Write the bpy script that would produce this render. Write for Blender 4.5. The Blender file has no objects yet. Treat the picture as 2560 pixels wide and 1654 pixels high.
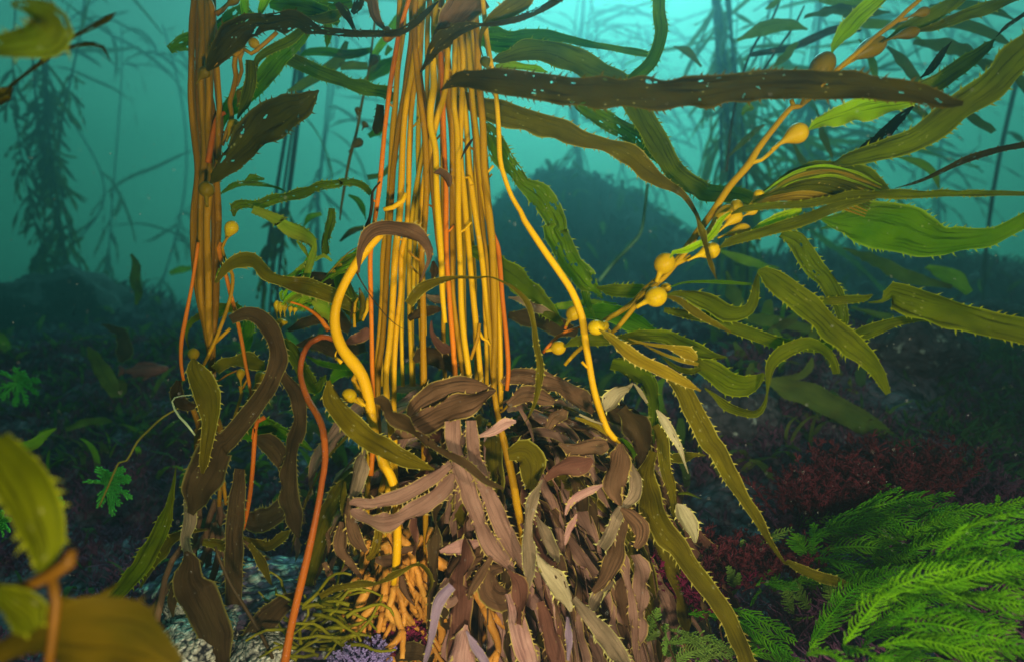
import bpy, math, random
import numpy as np
from mathutils import Vector, Matrix, noise as mn
rng = random.Random(7)
nr = np.random.RandomState(5)
sc = bpy.context.scene
COL = sc.collection
# ------------------------------------------------------------------ camera
CZ = 0.60
FPX = 1525.5                      # focal length in photo pixels (2560 wide)
cam_d = bpy.data.cameras.new('camera'); cam = bpy.data.objects.new('camera', cam_d); COL.objects.link(cam)
cam.location = (0, 0, CZ); cam.rotation_euler = (math.radians(90), 0, 0)
cam_d.sensor_width = 36; cam_d.lens = 36 * FPX / 2560
cam_d.clip_start = 0.02; cam_d.clip_end = 200
cam_d.dof.use_dof = True; cam_d.dof.focus_distance = 0.95; cam_d.dof.aperture_fstop = 2.8
sc.camera = cam
# ------------------------------------------------------------------ exposure, render
sc.render.engine = 'CYCLES'
sc.view_settings.view_transform = 'Standard'; sc.view_settings.look = 'None'
sc.view_settings.exposure = 0.0; sc.view_settings.gamma = 1
cy = sc.cycles
cy.use_denoising = True
cy.max_bounces = 6; cy.diffuse_bounces = 2; cy.glossy_bounces = 2; cy.transmission_bounces = 3
cy.transparent_max_bounces = 12; cy.volume_bounces = 0
cy.sample_clamp_indirect = 4
# ------------------------------------------------------------------ daylight filtered by the water above
SUN_EL, SUN_AZ = 45, 14           # azimuth measured from the view direction towards +X
w = bpy.data.worlds.new('World'); sc.world = w; w.use_nodes = True
nt = w.node_tree; nt.nodes.clear()
out = nt.nodes.new('ShaderNodeOutputWorld'); bg = nt.nodes.new('ShaderNodeBackground')
sky = nt.nodes.new('ShaderNodeTexSky'); sky.sky_type = 'NISHITA'; sky.sun_disc = False
sky.sun_elevation = math.radians(SUN_EL); sky.sun_rotation = math.radians(SUN_AZ)
tc = nt.nodes.new('ShaderNodeTexCoord'); sep = nt.nodes.new('ShaderNodeSeparateXYZ')
nt.links.new(tc.outputs['Generated'], sep.inputs[0])
ramp = nt.nodes.new('ShaderNodeValToRGB'); mr = nt.nodes.new('ShaderNodeMapRange')
mr.inputs['From Min'].default_value = -1; mr.inputs['From Max'].default_value = 1
nt.links.new(sep.outputs['Z'], mr.inputs['Value']); nt.links.new(mr.outputs[0], ramp.inputs[0])
e = ramp.color_ramp.elements
e[0].position = 0.0; e[0].color = (0.01, 0.03, 0.06, 1)
e[1].position = 1.0; e[1].color = (0.08, 0.35, 0.30, 1)
for p, c in ((.44, (.008, .04, .09, 1)), (.50, (.05, .16, .20, 1)), (.56, (.19, .62, .60, 1)), (.65, (.30, 1.1, .98, 1)), (.74, (.26, .85, .76, 1)), (.82, (.10, .5, .5, 1))):
    k = e.new(p); k.color = c
mul = nt.nodes.new('ShaderNodeMix'); mul.data_type = 'RGBA'; mul.blend_type = 'MULTIPLY'; mul.inputs[0].default_value = 1
gray = nt.nodes.new('ShaderNodeRGBToBW'); nt.links.new(sky.outputs[0], gray.inputs[0])
nt.links.new(gray.outputs[0], mul.inputs[6]); nt.links.new(ramp.outputs[0], mul.inputs[7])
nt.links.new(mul.outputs[2], bg.inputs[0]); bg.inputs[1].default_value = 0.15
nt.links.new(bg.outputs[0], out.inputs[0])
sl = bpy.data.lights.new('sun', 'SUN'); so = bpy.data.objects.new('sun', sl); COL.objects.link(so)
sl.energy = 3.5; sl.angle = math.radians(12); sl.color = (0.34, 0.74, 0.80)
v = Vector((math.sin(math.radians(SUN_AZ)) * math.cos(math.radians(SUN_EL)), math.cos(math.radians(SUN_AZ)) * math.cos(math.radians(SUN_EL)), math.sin(math.radians(SUN_EL))))
so.rotation_euler = v.to_track_quat('Z', 'Y').to_euler()
# the diver's two warm strobes, on arms beside the lens, whose light the photograph shows on everything near
def strobe(name, loc, target, power, size, color):
    l = bpy.data.lights.new(name, 'SPOT'); o = bpy.data.objects.new(name, l); COL.objects.link(o)
    l.energy = power; l.spot_size = math.radians(size); l.spot_blend = 1.0; l.shadow_soft_size = 0.035; l.color = color
    o.location = loc; o.rotation_euler = (Vector(loc) - Vector(target)).to_track_quat('Z', 'Y').to_euler()
strobe('dive_strobe', (0.0, -0.02, CZ - 0.26), (-0.04, 1.0, CZ + 0.04), 50, 104, (1.0, 0.82, 0.60))
strobe('dive_strobe', (0.58, -0.05, CZ - 0.02), (0.16, 1.0, CZ - 0.02), 48, 125, (1.0, 0.82, 0.62))
# ------------------------------------------------------------------ photo point -> world point
FR = dict(A=(0, 0, 2.5667), B=(850, 0, 2.5667), C=(1660, 0, 2.5667), D=(0, 550, 2.5667), E=(850, 550, 2.5667),
          G=(1660, 550, 2.5667), H=(0, 1054, 2.5667), I=(850, 1054, 2.5667), J=(1660, 1054, 2.5667),
          K=(850, 0, 4.768), L=(850, 320, 4.768), M=(850, 640, 4.768), N=(400, 0, 3.85), S=(800, 1300, 4.335), V=(0, 0, .93125),
          Q=(100, 600, 3.08), R=(650, 500, 3.8514), X=(450, 400, 2.37), T=(1250, 900, 3.08), U=(1900, 1200, 3.392))
CAM = Vector((0, 0, CZ))
def W(fr, x, y, d):
    ox, oy, s = FR[fr]
    return Vector((d * (ox + x / s - 1280) / FPX, d, CZ - d * (oy + y / s - 827) / FPX))
def parse(data, d):
    """flat list: frame letter, then x, y, width triples; returns points and true widths at distance d (number or (start, end) or list)"""
    fr = None; raw = []; i = 0; data = list(data)
    while i < len(data):
        if isinstance(data[i], str): fr = data[i]; i += 1
        else: raw.append((fr, data[i], data[i + 1], data[i + 2])); i += 3
    n = len(raw)
    if isinstance(d, (int, float)): ds = [d] * n
    else: ds = list(np.interp(np.linspace(0, 1, n), np.linspace(0, 1, len(d)), d))
    P = [W(f, x, y, q) for (f, x, y, _), q in zip(raw, ds)]
    Wd = [w_ / FR[f][2] / FPX * q for (f, _, _, w_), q in zip(raw, ds)]
    return P, Wd
def smooth(P, Wd, step):
    """Catmull-Rom resample"""
    P = [np.array(p) for p in P]
    n = len(P)
    if n == 2:
        P = [P[0], (P[0] + P[1]) / 2, P[1]]; Wd = [Wd[0], (Wd[0] + Wd[1]) / 2, Wd[1]]; n = 3
    op, ow = [], []
    for i in range(n - 1):
        a, b = P[i], P[i + 1]
        m0 = (P[i + 1] - P[i - 1]) / 2 if i else (b - a)
        m1 = (P[i + 2] - P[i]) / 2 if i + 2 < n else (b - a)
        k = max(1, int(round(np.linalg.norm(b - a) / step)))
        for j in range(k):
            t = j / k; t2 = t * t; t3 = t2 * t
            op.append((2 * t3 - 3 * t2 + 1) * a + (t3 - 2 * t2 + t) * m0 + (-2 * t3 + 3 * t2) * b + (t3 - t2) * m1)
            u = t2 * (3 - 2 * t); ow.append(Wd[i] * (1 - u) + Wd[i + 1] * u)
    op.append(P[-1]); ow.append(Wd[-1])
    return np.array(op), np.array(ow)
# ------------------------------------------------------------------ object helpers
def mesh_obj(name, verts, faces, mat, parent=None, uvs=None, smooth_=True, label=None):
    me = bpy.data.meshes.new(name); me.from_pydata([tuple(map(float, q)) for q in verts], [], [tuple(map(int, f)) for f in faces])
    me.materials.append(mat)
    if uvs is not None:
        l = me.uv_layers.new(name='UVMap'); li = np.empty(len(me.loops), np.int32); me.loops.foreach_get('vertex_index', li)
        l.data.foreach_set('uv', np.array(uvs, np.float32)[li].ravel())
    if smooth_: me.polygons.foreach_set('use_smooth', [True] * len(me.polygons))
    o = bpy.data.objects.new(name, me); COL.objects.link(o)
    if parent is not None:
        o.parent = parent
        o.matrix_parent_inverse = Matrix.Translation(-parent.location)
    if label: o['label'] = label
    return o
def thing(name, loc, label, cat, group=None):
    o = bpy.data.objects.new(name, None); COL.objects.link(o); o.location = loc; o.empty_display_size = .05
    o['label'] = label; o['category'] = cat
    if group: o['group'] = group
    return o
def tag(o, label, cat, group=None):
    o['label'] = label; o['category'] = cat
    if group: o['group'] = group
    return o
def kind(o, k):
    o['kind'] = k; return o
# ------------------------------------------------------------------ materials
def newmat(name):
    m = bpy.data.materials.new(name); m.use_nodes = True; n = m.node_tree; n.nodes.clear(); return m, n
def N(n, t, **kw):
    q = n.nodes.new(t)
    for k, v_ in kw.items():
        if k.startswith('i_'): q.inputs[k[2:].replace('_', ' ')].default_value = v_
        else: setattr(q, k, v_)
    return q
def mixc(n, a, b, fac, bt='MIX'):
    q = n.nodes.new('ShaderNodeMix'); q.data_type = 'RGBA'; q.blend_type = bt
    for s, v_ in ((0, fac), (6, a), (7, b)):
        if hasattr(v_, 'links') or hasattr(v_, 'is_linked'): n.links.new(v_, q.inputs[s])
        elif s == 0: q.inputs[0].default_value = v_
        else: q.inputs[s].default_value = (*v_, 1)
    return q.outputs[2]
def mth(n, op, a, b=0.0, clamp=False):
    q = n.nodes.new('ShaderNodeMath'); q.operation = op; q.use_clamp = clamp
    for s, v_ in ((0, a), (1, b)):
        if hasattr(v_, 'is_linked'): n.links.new(v_, q.inputs[s])
        else: q.inputs[s].default_value = v_
    return q.outputs[0]
def blade_mat(name, c1, c2, edge=None, trans=.45, hole=0.0, spots=.10, ridge=.5, spotc=(.35, .33, .12), wide=.03):
    m, n = newmat(name); L = n.links.new
    uv = N(n, 'ShaderNodeUVMap', uv_map='UVMap'); sp = N(n, 'ShaderNodeSeparateXYZ'); L(uv.outputs[0], sp.inputs[0])
    oi = N(n, 'ShaderNodeObjectInfo'); off = mth(n, 'MULTIPLY', oi.outputs['Random'], 37.0)
    cb = N(n, 'ShaderNodeCombineXYZ'); L(sp.outputs[0], cb.inputs[0]); L(mth(n, 'MULTIPLY', sp.outputs[1], wide), cb.inputs[1]); L(off, cb.inputs[2])
    big = N(n, 'ShaderNodeTexNoise', i_Scale=22, i_Detail=4); L(cb.outputs[0], big.inputs['Vector'])
    f = mth(n, 'MULTIPLY', mth(n, 'SUBTRACT', big.outputs[0], .32), 3.0, True)
    col = mixc(n, c1, c2, f)
    # fine lengthwise corrugation, wavering
    wob = mth(n, 'MULTIPLY', mth(n, 'SUBTRACT', big.outputs[0], .5), 2.2)
    cr = N(n, 'ShaderNodeCombineXYZ'); L(mth(n, 'MULTIPLY', sp.outputs[0], 9.0), cr.inputs[0])
    L(mth(n, 'ADD', mth(n, 'MULTIPLY', sp.outputs[1], 4.0), wob), cr.inputs[1]); L(off, cr.inputs[2])
    rg = N(n, 'ShaderNodeTexNoise', i_Scale=1.3, i_Detail=3, i_Roughness=.6); L(cr.outputs[0], rg.inputs['Vector'])
    dk = mth(n, 'MULTIPLY', mth(n, 'SUBTRACT', rg.outputs[0], .50), 12 * ridge, True)
    col = mixc(n, col, tuple(.45 * q for q in c1), dk)
    vo = N(n, 'ShaderNodeTexVoronoi', i_Scale=95); L(cb.outputs[0], vo.inputs['Vector'])
    s1 = mth(n, 'LESS_THAN', vo.outputs['Distance'], spots * 1.35)
    col = mixc(n, col, spotc, mth(n, 'MULTIPLY', mth(n, 'MULTIPLY', s1, .40), mth(n, 'GREATER_THAN', big.outputs[0], .56)))
    av = mth(n, 'ABSOLUTE', sp.outputs[1])
    if edge:
        col = mixc(n, col, edge, mth(n, 'MULTIPLY', mth(n, 'SUBTRACT', av, .88), 8.0, True))
    pr = N(n, 'ShaderNodeBsdfPrincipled', i_Roughness=.55); pr.inputs['Specular IOR Level'].default_value = .025
    L(col, pr.inputs['Base Color'])
    bp = N(n, 'ShaderNodeBump', i_Strength=.8, i_Distance=.002); L(rg.outputs[0], bp.inputs['Height']); L(bp.outputs[0], pr.inputs['Normal'])
    tr = N(n, 'ShaderNodeBsdfTranslucent'); L(mixc(n, col, (1.0, 1.0, .6), 1.0, 'MULTIPLY'), tr.inputs[0])
    ms = N(n, 'ShaderNodeMixShader'); ms.inputs[0].default_value = trans; L(pr.outputs[0], ms.inputs[1]); L(tr.outputs[0], ms.inputs[2])
    res = ms.outputs[0]
    if hole:
        hn = N(n, 'ShaderNodeTexNoise', i_Scale=75, i_Detail=1.5); L(cb.outputs[0], hn.inputs['Vector'])
        hf = mth(n, 'GREATER_THAN', hn.outputs[0], 1 - hole)
        tp = N(n, 'ShaderNodeBsdfTransparent'); m2 = N(n, 'ShaderNodeMixShader'); L(hf, m2.inputs[0]); L(res, m2.inputs[1]); L(tp.outputs[0], m2.inputs[2]); res = m2.outputs[0]
    o = N(n, 'ShaderNodeOutputMaterial'); L(res, o.inputs[0]); return m
def skin_mat(name, c1, c2, scale=30, rough=.42, trans=0.0, spots=None, bump=.3, stretch=1.0):
    m, n = newmat(name); L = n.links.new
    t = N(n, 'ShaderNodeTexCoord'); mp = N(n, 'ShaderNodeMapping'); mp.inputs['Scale'].default_value = (1, 1, stretch); L(t.outputs['Object'], mp.inputs[0])
    big = N(n, 'ShaderNodeTexNoise', i_Scale=scale, i_Detail=4); L(mp.outputs[0], big.inputs['Vector'])
    oi = N(n, 'ShaderNodeObjectInfo')
    f = mth(n, 'ADD', mth(n, 'MULTIPLY', mth(n, 'SUBTRACT', big.outputs[0], .4), 2.2), mth(n, 'MULTIPLY', mth(n, 'SUBTRACT', oi.outputs['Random'], .35), 1.0), True)
    col = mixc(n, c1, c2, f)
    if spots:
        vo = N(n, 'ShaderNodeTexVoronoi', i_Scale=260); L(t.outputs['Object'], vo.inputs['Vector'])
        col = mixc(n, col, spots, mth(n, 'MULTIPLY', mth(n, 'LESS_THAN', vo.outputs['Distance'], .14), .5))
    bl = N(n, 'ShaderNodeTexNoise', i_Scale=scale * .45, i_Detail=5, i_Roughness=.7); L(mp.outputs[0], bl.inputs['Vector'])
    col = mixc(n, col, tuple(.52 * q for q in c1), mth(n, 'MULTIPLY', mth(n, 'SUBTRACT', bl.outputs[0], .52), 4.5, True))
    pr = N(n, 'ShaderNodeBsdfPrincipled', i_Roughness=rough); pr.inputs['Specular IOR Level'].default_value = .07; L(col, pr.inputs['Base Color'])
    fn = N(n, 'ShaderNodeTexNoise', i_Scale=scale * 8, i_Detail=3); L(mp.outputs[0], fn.inputs['Vector'])
    bp = N(n, 'ShaderNodeBump', i_Strength=bump, i_Distance=.001); L(fn.outputs[0], bp.inputs['Height']); L(bp.outputs[0], pr.inputs['Normal'])
    res = pr.outputs[0]
    if trans:
        tr = N(n, 'ShaderNodeBsdfTranslucent'); L(col, tr.inputs[0]); ms = N(n, 'ShaderNodeMixShader'); ms.inputs[0].default_value = trans
        L(res, ms.inputs[1]); L(tr.outputs[0], ms.inputs[2]); res = ms.outputs[0]
    o = N(n, 'ShaderNodeOutputMaterial'); L(res, o.inputs[0]); return m
YE = (.42, .36, .05)
MT = {
 'dark':  blade_mat('blade_dark', (.022, .016, .0001), (.042, .033, .0002), (.09, .065, .002), .38, .31, .12),
 'darkh': blade_mat('blade_dark_worn', (.028, .023, .0006), (.050, .045, .001), (.09, .075, .002), .35, .29, .16),
 'olive': blade_mat('blade_olive', (.070, .085, .0005), (.13, .145, .0007), (.26, .28, .006), .58, .0, .13),
 'oliveh': blade_mat('blade_olive_worn', (.065, .085, .0006), (.12, .145, .0008), (.26, .29, .015), .58, .30, .17),
 'green': blade_mat('blade_green', (.055, .14, .0004), (.10, .19, .0006), (.24, .35, .02), .6, .0, .12),
 'greenh': blade_mat('blade_green_worn', (.065, .13, .0008), (.12, .18, .001), (.28, .34, .06), .55, .34, .17),
 'lime':  blade_mat('blade_young', (.27, .44, .001), (.38, .54, .002), (.55, .62, .15), .6, .0, .05, .7),
 'brown': blade_mat('blade_brown', (.110, .055, .024), (.180, .090, .044), (.46, .32, .07), .35, .0, .08, .45),
 'redbr': blade_mat('blade_reddish', (.12, .045, .026), (.18, .072, .045), (.36, .22, .06), .35, .0, .08, .2),
 'tan':   blade_mat('blade_tan', (.21, .105, .070), (.30, .160, .110), (.40, .28, .07), .3, .0, .05, .30),
 'pink':  blade_mat('blade_pink', (.40, .19, .155), (.54, .30, .23), (.50, .38, .08), .3, .0, .05, .30),
 'lilac': blade_mat('blade_lilac', (.26, .17, .24), (.36, .25, .30), (.45, .35, .08), .3, .0, .05, .12),
 'pale':  blade_mat('blade_pale', (.31, .24, .115), (.47, .37, .20), (.65, .58, .15), .35, .31, .05, .25),
 'grey':  blade_mat('blade_grey', (.12, .085, .045), (.28, .19, .11), (.45, .40, .12), .3, .0, .08, .3),
 'brol':  blade_mat('blade_brown_olive', (.080, .060, .001), (.135, .100, .002), (.40, .33, .05), .42, .0, .13, .3),
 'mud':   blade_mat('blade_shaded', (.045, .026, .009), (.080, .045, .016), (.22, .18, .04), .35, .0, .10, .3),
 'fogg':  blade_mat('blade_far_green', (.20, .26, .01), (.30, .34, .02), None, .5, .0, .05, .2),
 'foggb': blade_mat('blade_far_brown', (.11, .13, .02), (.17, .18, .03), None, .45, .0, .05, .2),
 'amberb': blade_mat('blade_amber', (.20, .125, .003), (.30, .20, .008), (.6, .45, .1), .45, .0, .05, .35),
}
AMB = skin_mat('stipe_amber', (.52, .25, .001), (.70, .40, .0015), 14, .5, .0, (.8, .6, .3), .3, .12)
RUST = skin_mat('stipe_rust', (.46, .10, .004), (.60, .17, .004), 14, .5, .0, (.6, .3, .3), .3, .12)
BRST = skin_mat('stipe_brown', (.29, .13, .0006), (.42, .215, .001), 14, .5, .0, (.5, .4, .2), .3, .12)
BLAD = skin_mat('bladder_skin', (.42, .25, .002), (.54, .35, .002), 30, .32, .1, None, .15)
BLADO = skin_mat('bladder_skin_olive', (.13, .085, .0006), (.19, .125, .0008), 30, .35, .1, None, .15)
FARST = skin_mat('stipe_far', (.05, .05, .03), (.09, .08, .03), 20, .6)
PALES = skin_mat('tube_pale', (.45, .5, .25), (.55, .6, .3), 30, .5)
HAPT = skin_mat('hapteron_orange', (.55, .22, .03), (.80, .42, .08), 25, .4, .1, (.7, .5, .4), .4)
STRG = skin_mat('stringy_green', (.07, .085, .003), (.20, .17, .005), 25, .5, .1)
FERN = skin_mat('fern_green', (.055, .24, .0005), (.14, .36, .0005), 60, .5, .35, None, .6)
FERN2 = skin_mat('fern_pale', (.14, .26, .03), (.24, .36, .06), 60, .5, .35, None, .6)
REDA = skin_mat('red_weed', (.075, .010, .018), (.135, .022, .030), 60, .6, .3)
MAGA = skin_mat('magenta_weed', (.20, .012, .06), (.30, .03, .09), 60, .6, .3)
LILA = skin_mat('lilac_weed', (.26, .18, .42), (.38, .30, .55), 90, .6, .2)
# ------------------------------------------------------------------ blades, stipes, bladders
bseed = [0]
def blade(data, d, mat, parent=None, tilt=None, teeth=True, label=None, name='blade', step=.007, ruffle=1.0, ragged=0.0, PW=None, side0=None, twist=.45):
    bseed[0] += 1; r = random.Random(bseed[0] * 13 + 1)
    P, Wd = PW if PW else parse(data, d)
    dm = float(np.mean([p[1] for p in P])); step = step * max(1, dm)
    P, Wd = smooth(P, Wd, step); n = len(P)
    T = np.gradient(P, axis=0); T /= np.linalg.norm(T, axis=1)[:, None] + 1e-9
    Vw = P - np.array(CAM); Vw /= np.linalg.norm(Vw, axis=1)[:, None]
    if side0 is not None: Vw = np.tile(np.array(side0), (n, 1))
    S = np.cross(T, Vw); S /= np.linalg.norm(S, axis=1)[:, None] + 1e-9
    Nn = np.cross(T, S)
    s = np.concatenate([[0], np.cumsum(np.linalg.norm(np.diff(P, axis=0), axis=1))])
    t0 = r.uniform(-.55, .55) if tilt is None else tilt
    th = np.clip(t0 + twist * np.sin(s * r.uniform(8, 18) + r.uniform(0, 6)), -.95, .95)
    S2 = S * np.cos(th)[:, None] + Nn * np.sin(th)[:, None]; N2 = np.cross(T, S2)
    hw = Wd / 2 / (np.cos(th) if side0 is None else 1)
    vs = np.array([-1, -.82, -.45, 0, .45, .82, 1.0]); m = len(vs)
    cup = r.uniform(-.22, .22)
    f1, f2 = r.uniform(60, 130), r.uniform(60, 130); p1, p2 = r.uniform(0, 6), r.uniform(0, 6)
    verts = np.zeros((n, m, 3)); uvs = np.zeros((n, m, 2))
    def jag():
        q = np.array([r.gauss(0, 1) for _ in range(n + 8)]); q = np.convolve(q, np.ones(5) / 2.2, 'same')[4:-4]; q = 1 + q * (.008 + .11 * ragged)
        for _n in range(int(ragged * 7 + r.random()) if ragged > .1 else 0):
            i_ = r.randint(0, n - 1); dp = r.uniform(.2, .6) * min(1, .4 + ragged)
            for k_ in range(-2, 3):
                if 0 <= i_ + k_ < n: q[i_ + k_] -= dp * (1 - abs(k_) / 3)
        return np.clip(q, .25, 1.25)
    jl, jr = jag(), jag()
    for j, v_ in enumerate(vs):
        f, p = (f1, p1) if v_ < 0 else (f2, p2)
        jj = (jl if v_ < 0 else jr) if abs(v_) > .9 else 1
        off = cup * hw * (v_ * v_ - .3) + ruffle * abs(v_) ** 2 * np.minimum(hw, .016) * .32 * np.sin(s * f + p + 1.3 * np.sin(s * 31 + p))
        verts[:, j] = P + S2 * (v_ * hw * jj)[:, None] + N2 * off[:, None]
        uvs[:, j, 0] = s; uvs[:, j, 1] = v_
    V_ = verts.reshape(-1, 3).tolist(); U = uvs.reshape(-1, 2).tolist(); F = []
    for i in range(n - 1):
        for j in range(m - 1):
            a = i * m + j; F.append((a, a + 1, a + m + 1, a + m))
    if teeth:
        sp = .0085 * r.uniform(.85, 1.2)
        for sd, j in ((-1, 0), (1, m - 1)):
            q = sp * r.random()
            while q < s[-1] * .985:
                i = int(np.searchsorted(s, q)); i = min(max(i, 1), n - 1)
                a = verts[i, j]; hwq = hw[i]
                if hwq > .004:
                    ln = min(.0055, hwq * .42) * r.uniform(.3, 1.5); b = .0011
                    dirv = T[i] * r.uniform(.35, .9) + S2[i] * sd * 1.0 + N2[i] * r.uniform(-.4, .4); dirv /= np.linalg.norm(dirv)
                    k = len(V_)
                    mid = a + dirv * ln * .55 + T[i] * .0004
                    V_ += [list(a - T[i] * b * 1.5 - S2[i] * sd * .001), list(a + T[i] * b * 1.5 - S2[i] * sd * .001), list(mid + T[i] * .0006), list(mid - T[i] * .0006), list(a + dirv * ln + T[i] * ln * .25)]
                    U += [[s[i], sd * 1.0]] * 5; F += [(k, k + 1, k + 2, k + 3), (k + 3, k + 2, k + 4)]
                q += sp * r.uniform(.3, 2.3)
    return mesh_obj(name, V_, F, MT[mat] if isinstance(mat, str) else mat, parent, U, True, label)
def tube_geo(P, R, k=8, V_=None, F=None, cap=True, wob=0, rr=None):
    V_ = [] if V_ is None else V_; F = [] if F is None else F
    P = np.asarray(P); n = len(P); T = np.gradient(P, axis=0); T /= np.linalg.norm(T, axis=1)[:, None] + 1e-9
    up = np.array([0, 1, 0.]) if abs(T[0][1]) < .9 else np.array([1, 0, 0.])
    b0 = len(V_)
    for i in range(n):
        a = np.cross(T[i], up); a /= np.linalg.norm(a) + 1e-9; b = np.cross(T[i], a); up = -b if np.dot(-b, up) > 0 else b
        rad = R[i] * (1 + (wob * (rr.random() - .5) if wob else 0))
        for q in range(k):
            an = 2 * math.pi * q / k
            V_.append((P[i] + rad * (math.cos(an) * a + math.sin(an) * b)).tolist())
    for i in range(n - 1):
        for q in range(k):
            F.append((b0 + i * k + q, b0 + i * k + (q + 1) % k, b0 + (i + 1) * k + (q + 1) % k, b0 + (i + 1) * k + q))
    if cap: F.append(tuple(b0 + q for q in range(k))[::-1]); F.append(tuple(b0 + (n - 1) * k + q for q in range(k)))
    return V_, F
def stipe(data, d, mat=None, parent=None, name='stipe', label=None, nodes=True):
    bseed[0] += 1; r = random.Random(bseed[0] * 7 + 3)
    P, Wd = parse(data, d); P, Wd = smooth(P, Wd, .012)
    R = Wd / 2; s = np.concatenate([[0], np.cumsum(np.linalg.norm(np.diff(P, axis=0), axis=1))])
    R = R * (1 + .05 * np.sin(s * r.uniform(20, 60) + r.uniform(0, 6)))
    P = P + np.stack([.0004 * np.sin(s * 37 + r.uniform(0, 6)), .0008 * np.sin(s * 23 + r.uniform(0, 6)), 0 * s], 1)
    V_, F = tube_geo(P, R, 10)
    if nodes and len(P) > 30:
        for _ in range(r.randint(0, 1)):                        # short stubs of lost side branches
            i = r.randint(8, len(P) - 8); sd = r.choice((-1, 1)); a = P[i]; L_ = r.uniform(.008, .02)
            q = np.array([a, a + np.array([sd * L_ * .5, -.2 * L_, L_ * .25]), a + np.array([sd * L_, -.3 * L_, L_ * .8])])
            tube_geo(q, [R[i] * .6, R[i] * .4, R[i] * .45], 6, V_, F)
    return mesh_obj(name, V_, F, mat or AMB, parent, None, True, label)
def bladder(fr, x0, y0, x1, y1, wpx, d, parent=None, mat=None, ball=False, label=None):
    """pear-shaped float from its stalk (x0, y0) to the tip (x1, y1)"""
    a, b = np.array(W(fr, x0, y0, d)), np.array(W(fr, x1, y1, d)); rm = wpx / FR[fr][2] / FPX * d / 2
    ts = [0, .12, .25, .38, .5, .6, .7, .8, .88, .94, .98, 1.0]
    rs = [.13, .14, .18, .32, .60, .84, .98, .98, .82, .60, .34, .12]
    if ball:
        L = np.linalg.norm(b - a); st = max(.0, 1 - 2.15 * rm / max(L, 1e-6)); ts = [0, st * .5, st * .85] + [st + (1 - st) * (1 - math.cos(math.pi * q / 10)) / 2 for q in range(1, 11)]
        rs = [.2, .21, .27] + [max(.14, math.sin(math.pi * q / 10)) for q in range(1, 11)]
    P = np.array([a + (b - a) * t for t in ts]); bend = np.cross(b - a, [0, 1, 0]); L = np.linalg.norm(b - a)
    P = P + (bend / (np.linalg.norm(bend) + 1e-9))[None, :] * (np.sin(np.array(ts) * math.pi) * L * .035)[:, None]
    V_, F = tube_geo(P, [q * rm for q in rs], 18)
    o = mesh_obj('bladder', V_, F, mat or BLAD, parent, None, True, label); return o

def join_parts(objs, name):
    """many small pieces -> one part (each polygon keeps its own material)"""
    mats, V_, F, U, MI, off = [], [], [], [], [], 0
    for o in objs:
        me = o.data; m = me.materials[0]
        if m not in mats: mats.append(m)
        n = len(me.vertices); co = np.empty(n * 3, np.float32); me.vertices.foreach_get('co', co); V_ += co.reshape(-1, 3).tolist()
        u = np.zeros((n, 2), np.float32); li = np.empty(len(me.loops), np.int32); me.loops.foreach_get('vertex_index', li)
        ud = np.empty(len(me.loops) * 2, np.float32); me.uv_layers[0].data.foreach_get('uv', ud); u[li] = ud.reshape(-1, 2); u[:, 0] += off * .013; U += u.tolist()
        for p in me.polygons: F.append(tuple(q + off for q in p.vertices)); MI.append(mats.index(m))
        off += n
    par = objs[0].parent
    for o in objs: me = o.data; bpy.data.objects.remove(o); bpy.data.meshes.remove(me)
    r_ = mesh_obj(name, V_, F, mats[0], par, U)
    for m in mats[1:]: r_.data.materials.append(m)
    r_.data.polygons.foreach_set('material_index', MI); r_['kind'] = 'stuff'; return r_
# ------------------------------------------------------------------ seabed
def sstep(a, b, x):
    t = min(1, max(0, (x - a) / (b - a))); return t * t * (3 - 2 * t)
def ground(x, y):
    z = -.56 + .42 * sstep(1.0, 2.8, y) + .22 * sstep(2.8, 10, y)
    z += .20 * sstep(.15, .9, x) * (1 - .5 * sstep(1.6, 3, y))
    z += 1.95 * math.exp(-((x - .62) / 1.85) ** 2 - ((y - 8.3) / 1.8) ** 2)
    z += .75 * math.exp(-((x - 4.4) / 2.2) ** 2 - ((y - 7.2) / 2.0) ** 2)
    z += .50 * math.exp(-((x + 4.4) / .9) ** 2 - ((y - 6.3) / 1.0) ** 2)
    z += .11 * math.exp(-((x + .45) / .33) ** 2 - ((y - 1.02) / .25) ** 2)
    f = .35 + .65 * sstep(.9, 2.0, y)
    z += f * (.16 * mn.noise(Vector((x * 1.3, y * 1.3, 3.1))) + .09 * mn.noise(Vector((x * 3.1, y * 3.1, 7))) + .045 * mn.noise(Vector((x * 8, y * 8, 1))) + .018 * mn.noise(Vector((x * 21, y * 21, 5))))
    return CZ + z
xs = np.concatenate([-np.geomspace(21, 1.8, 80), np.linspace(-1.75, 1.75, 150), np.geomspace(1.8, 21, 80)])
ys = np.concatenate([np.linspace(-1.2, .45, 12), np.linspace(.5, 3, 130), np.geomspace(3.02, 20, 160)])
GV = [(x, y, ground(x, y)) for y in ys for x in xs]; nx = len(xs)
GF = [(j * nx + i, j * nx + i + 1, (j + 1) * nx + i + 1, (j + 1) * nx + i) for j in range(len(ys) - 1) for i in range(nx - 1)]
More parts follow.
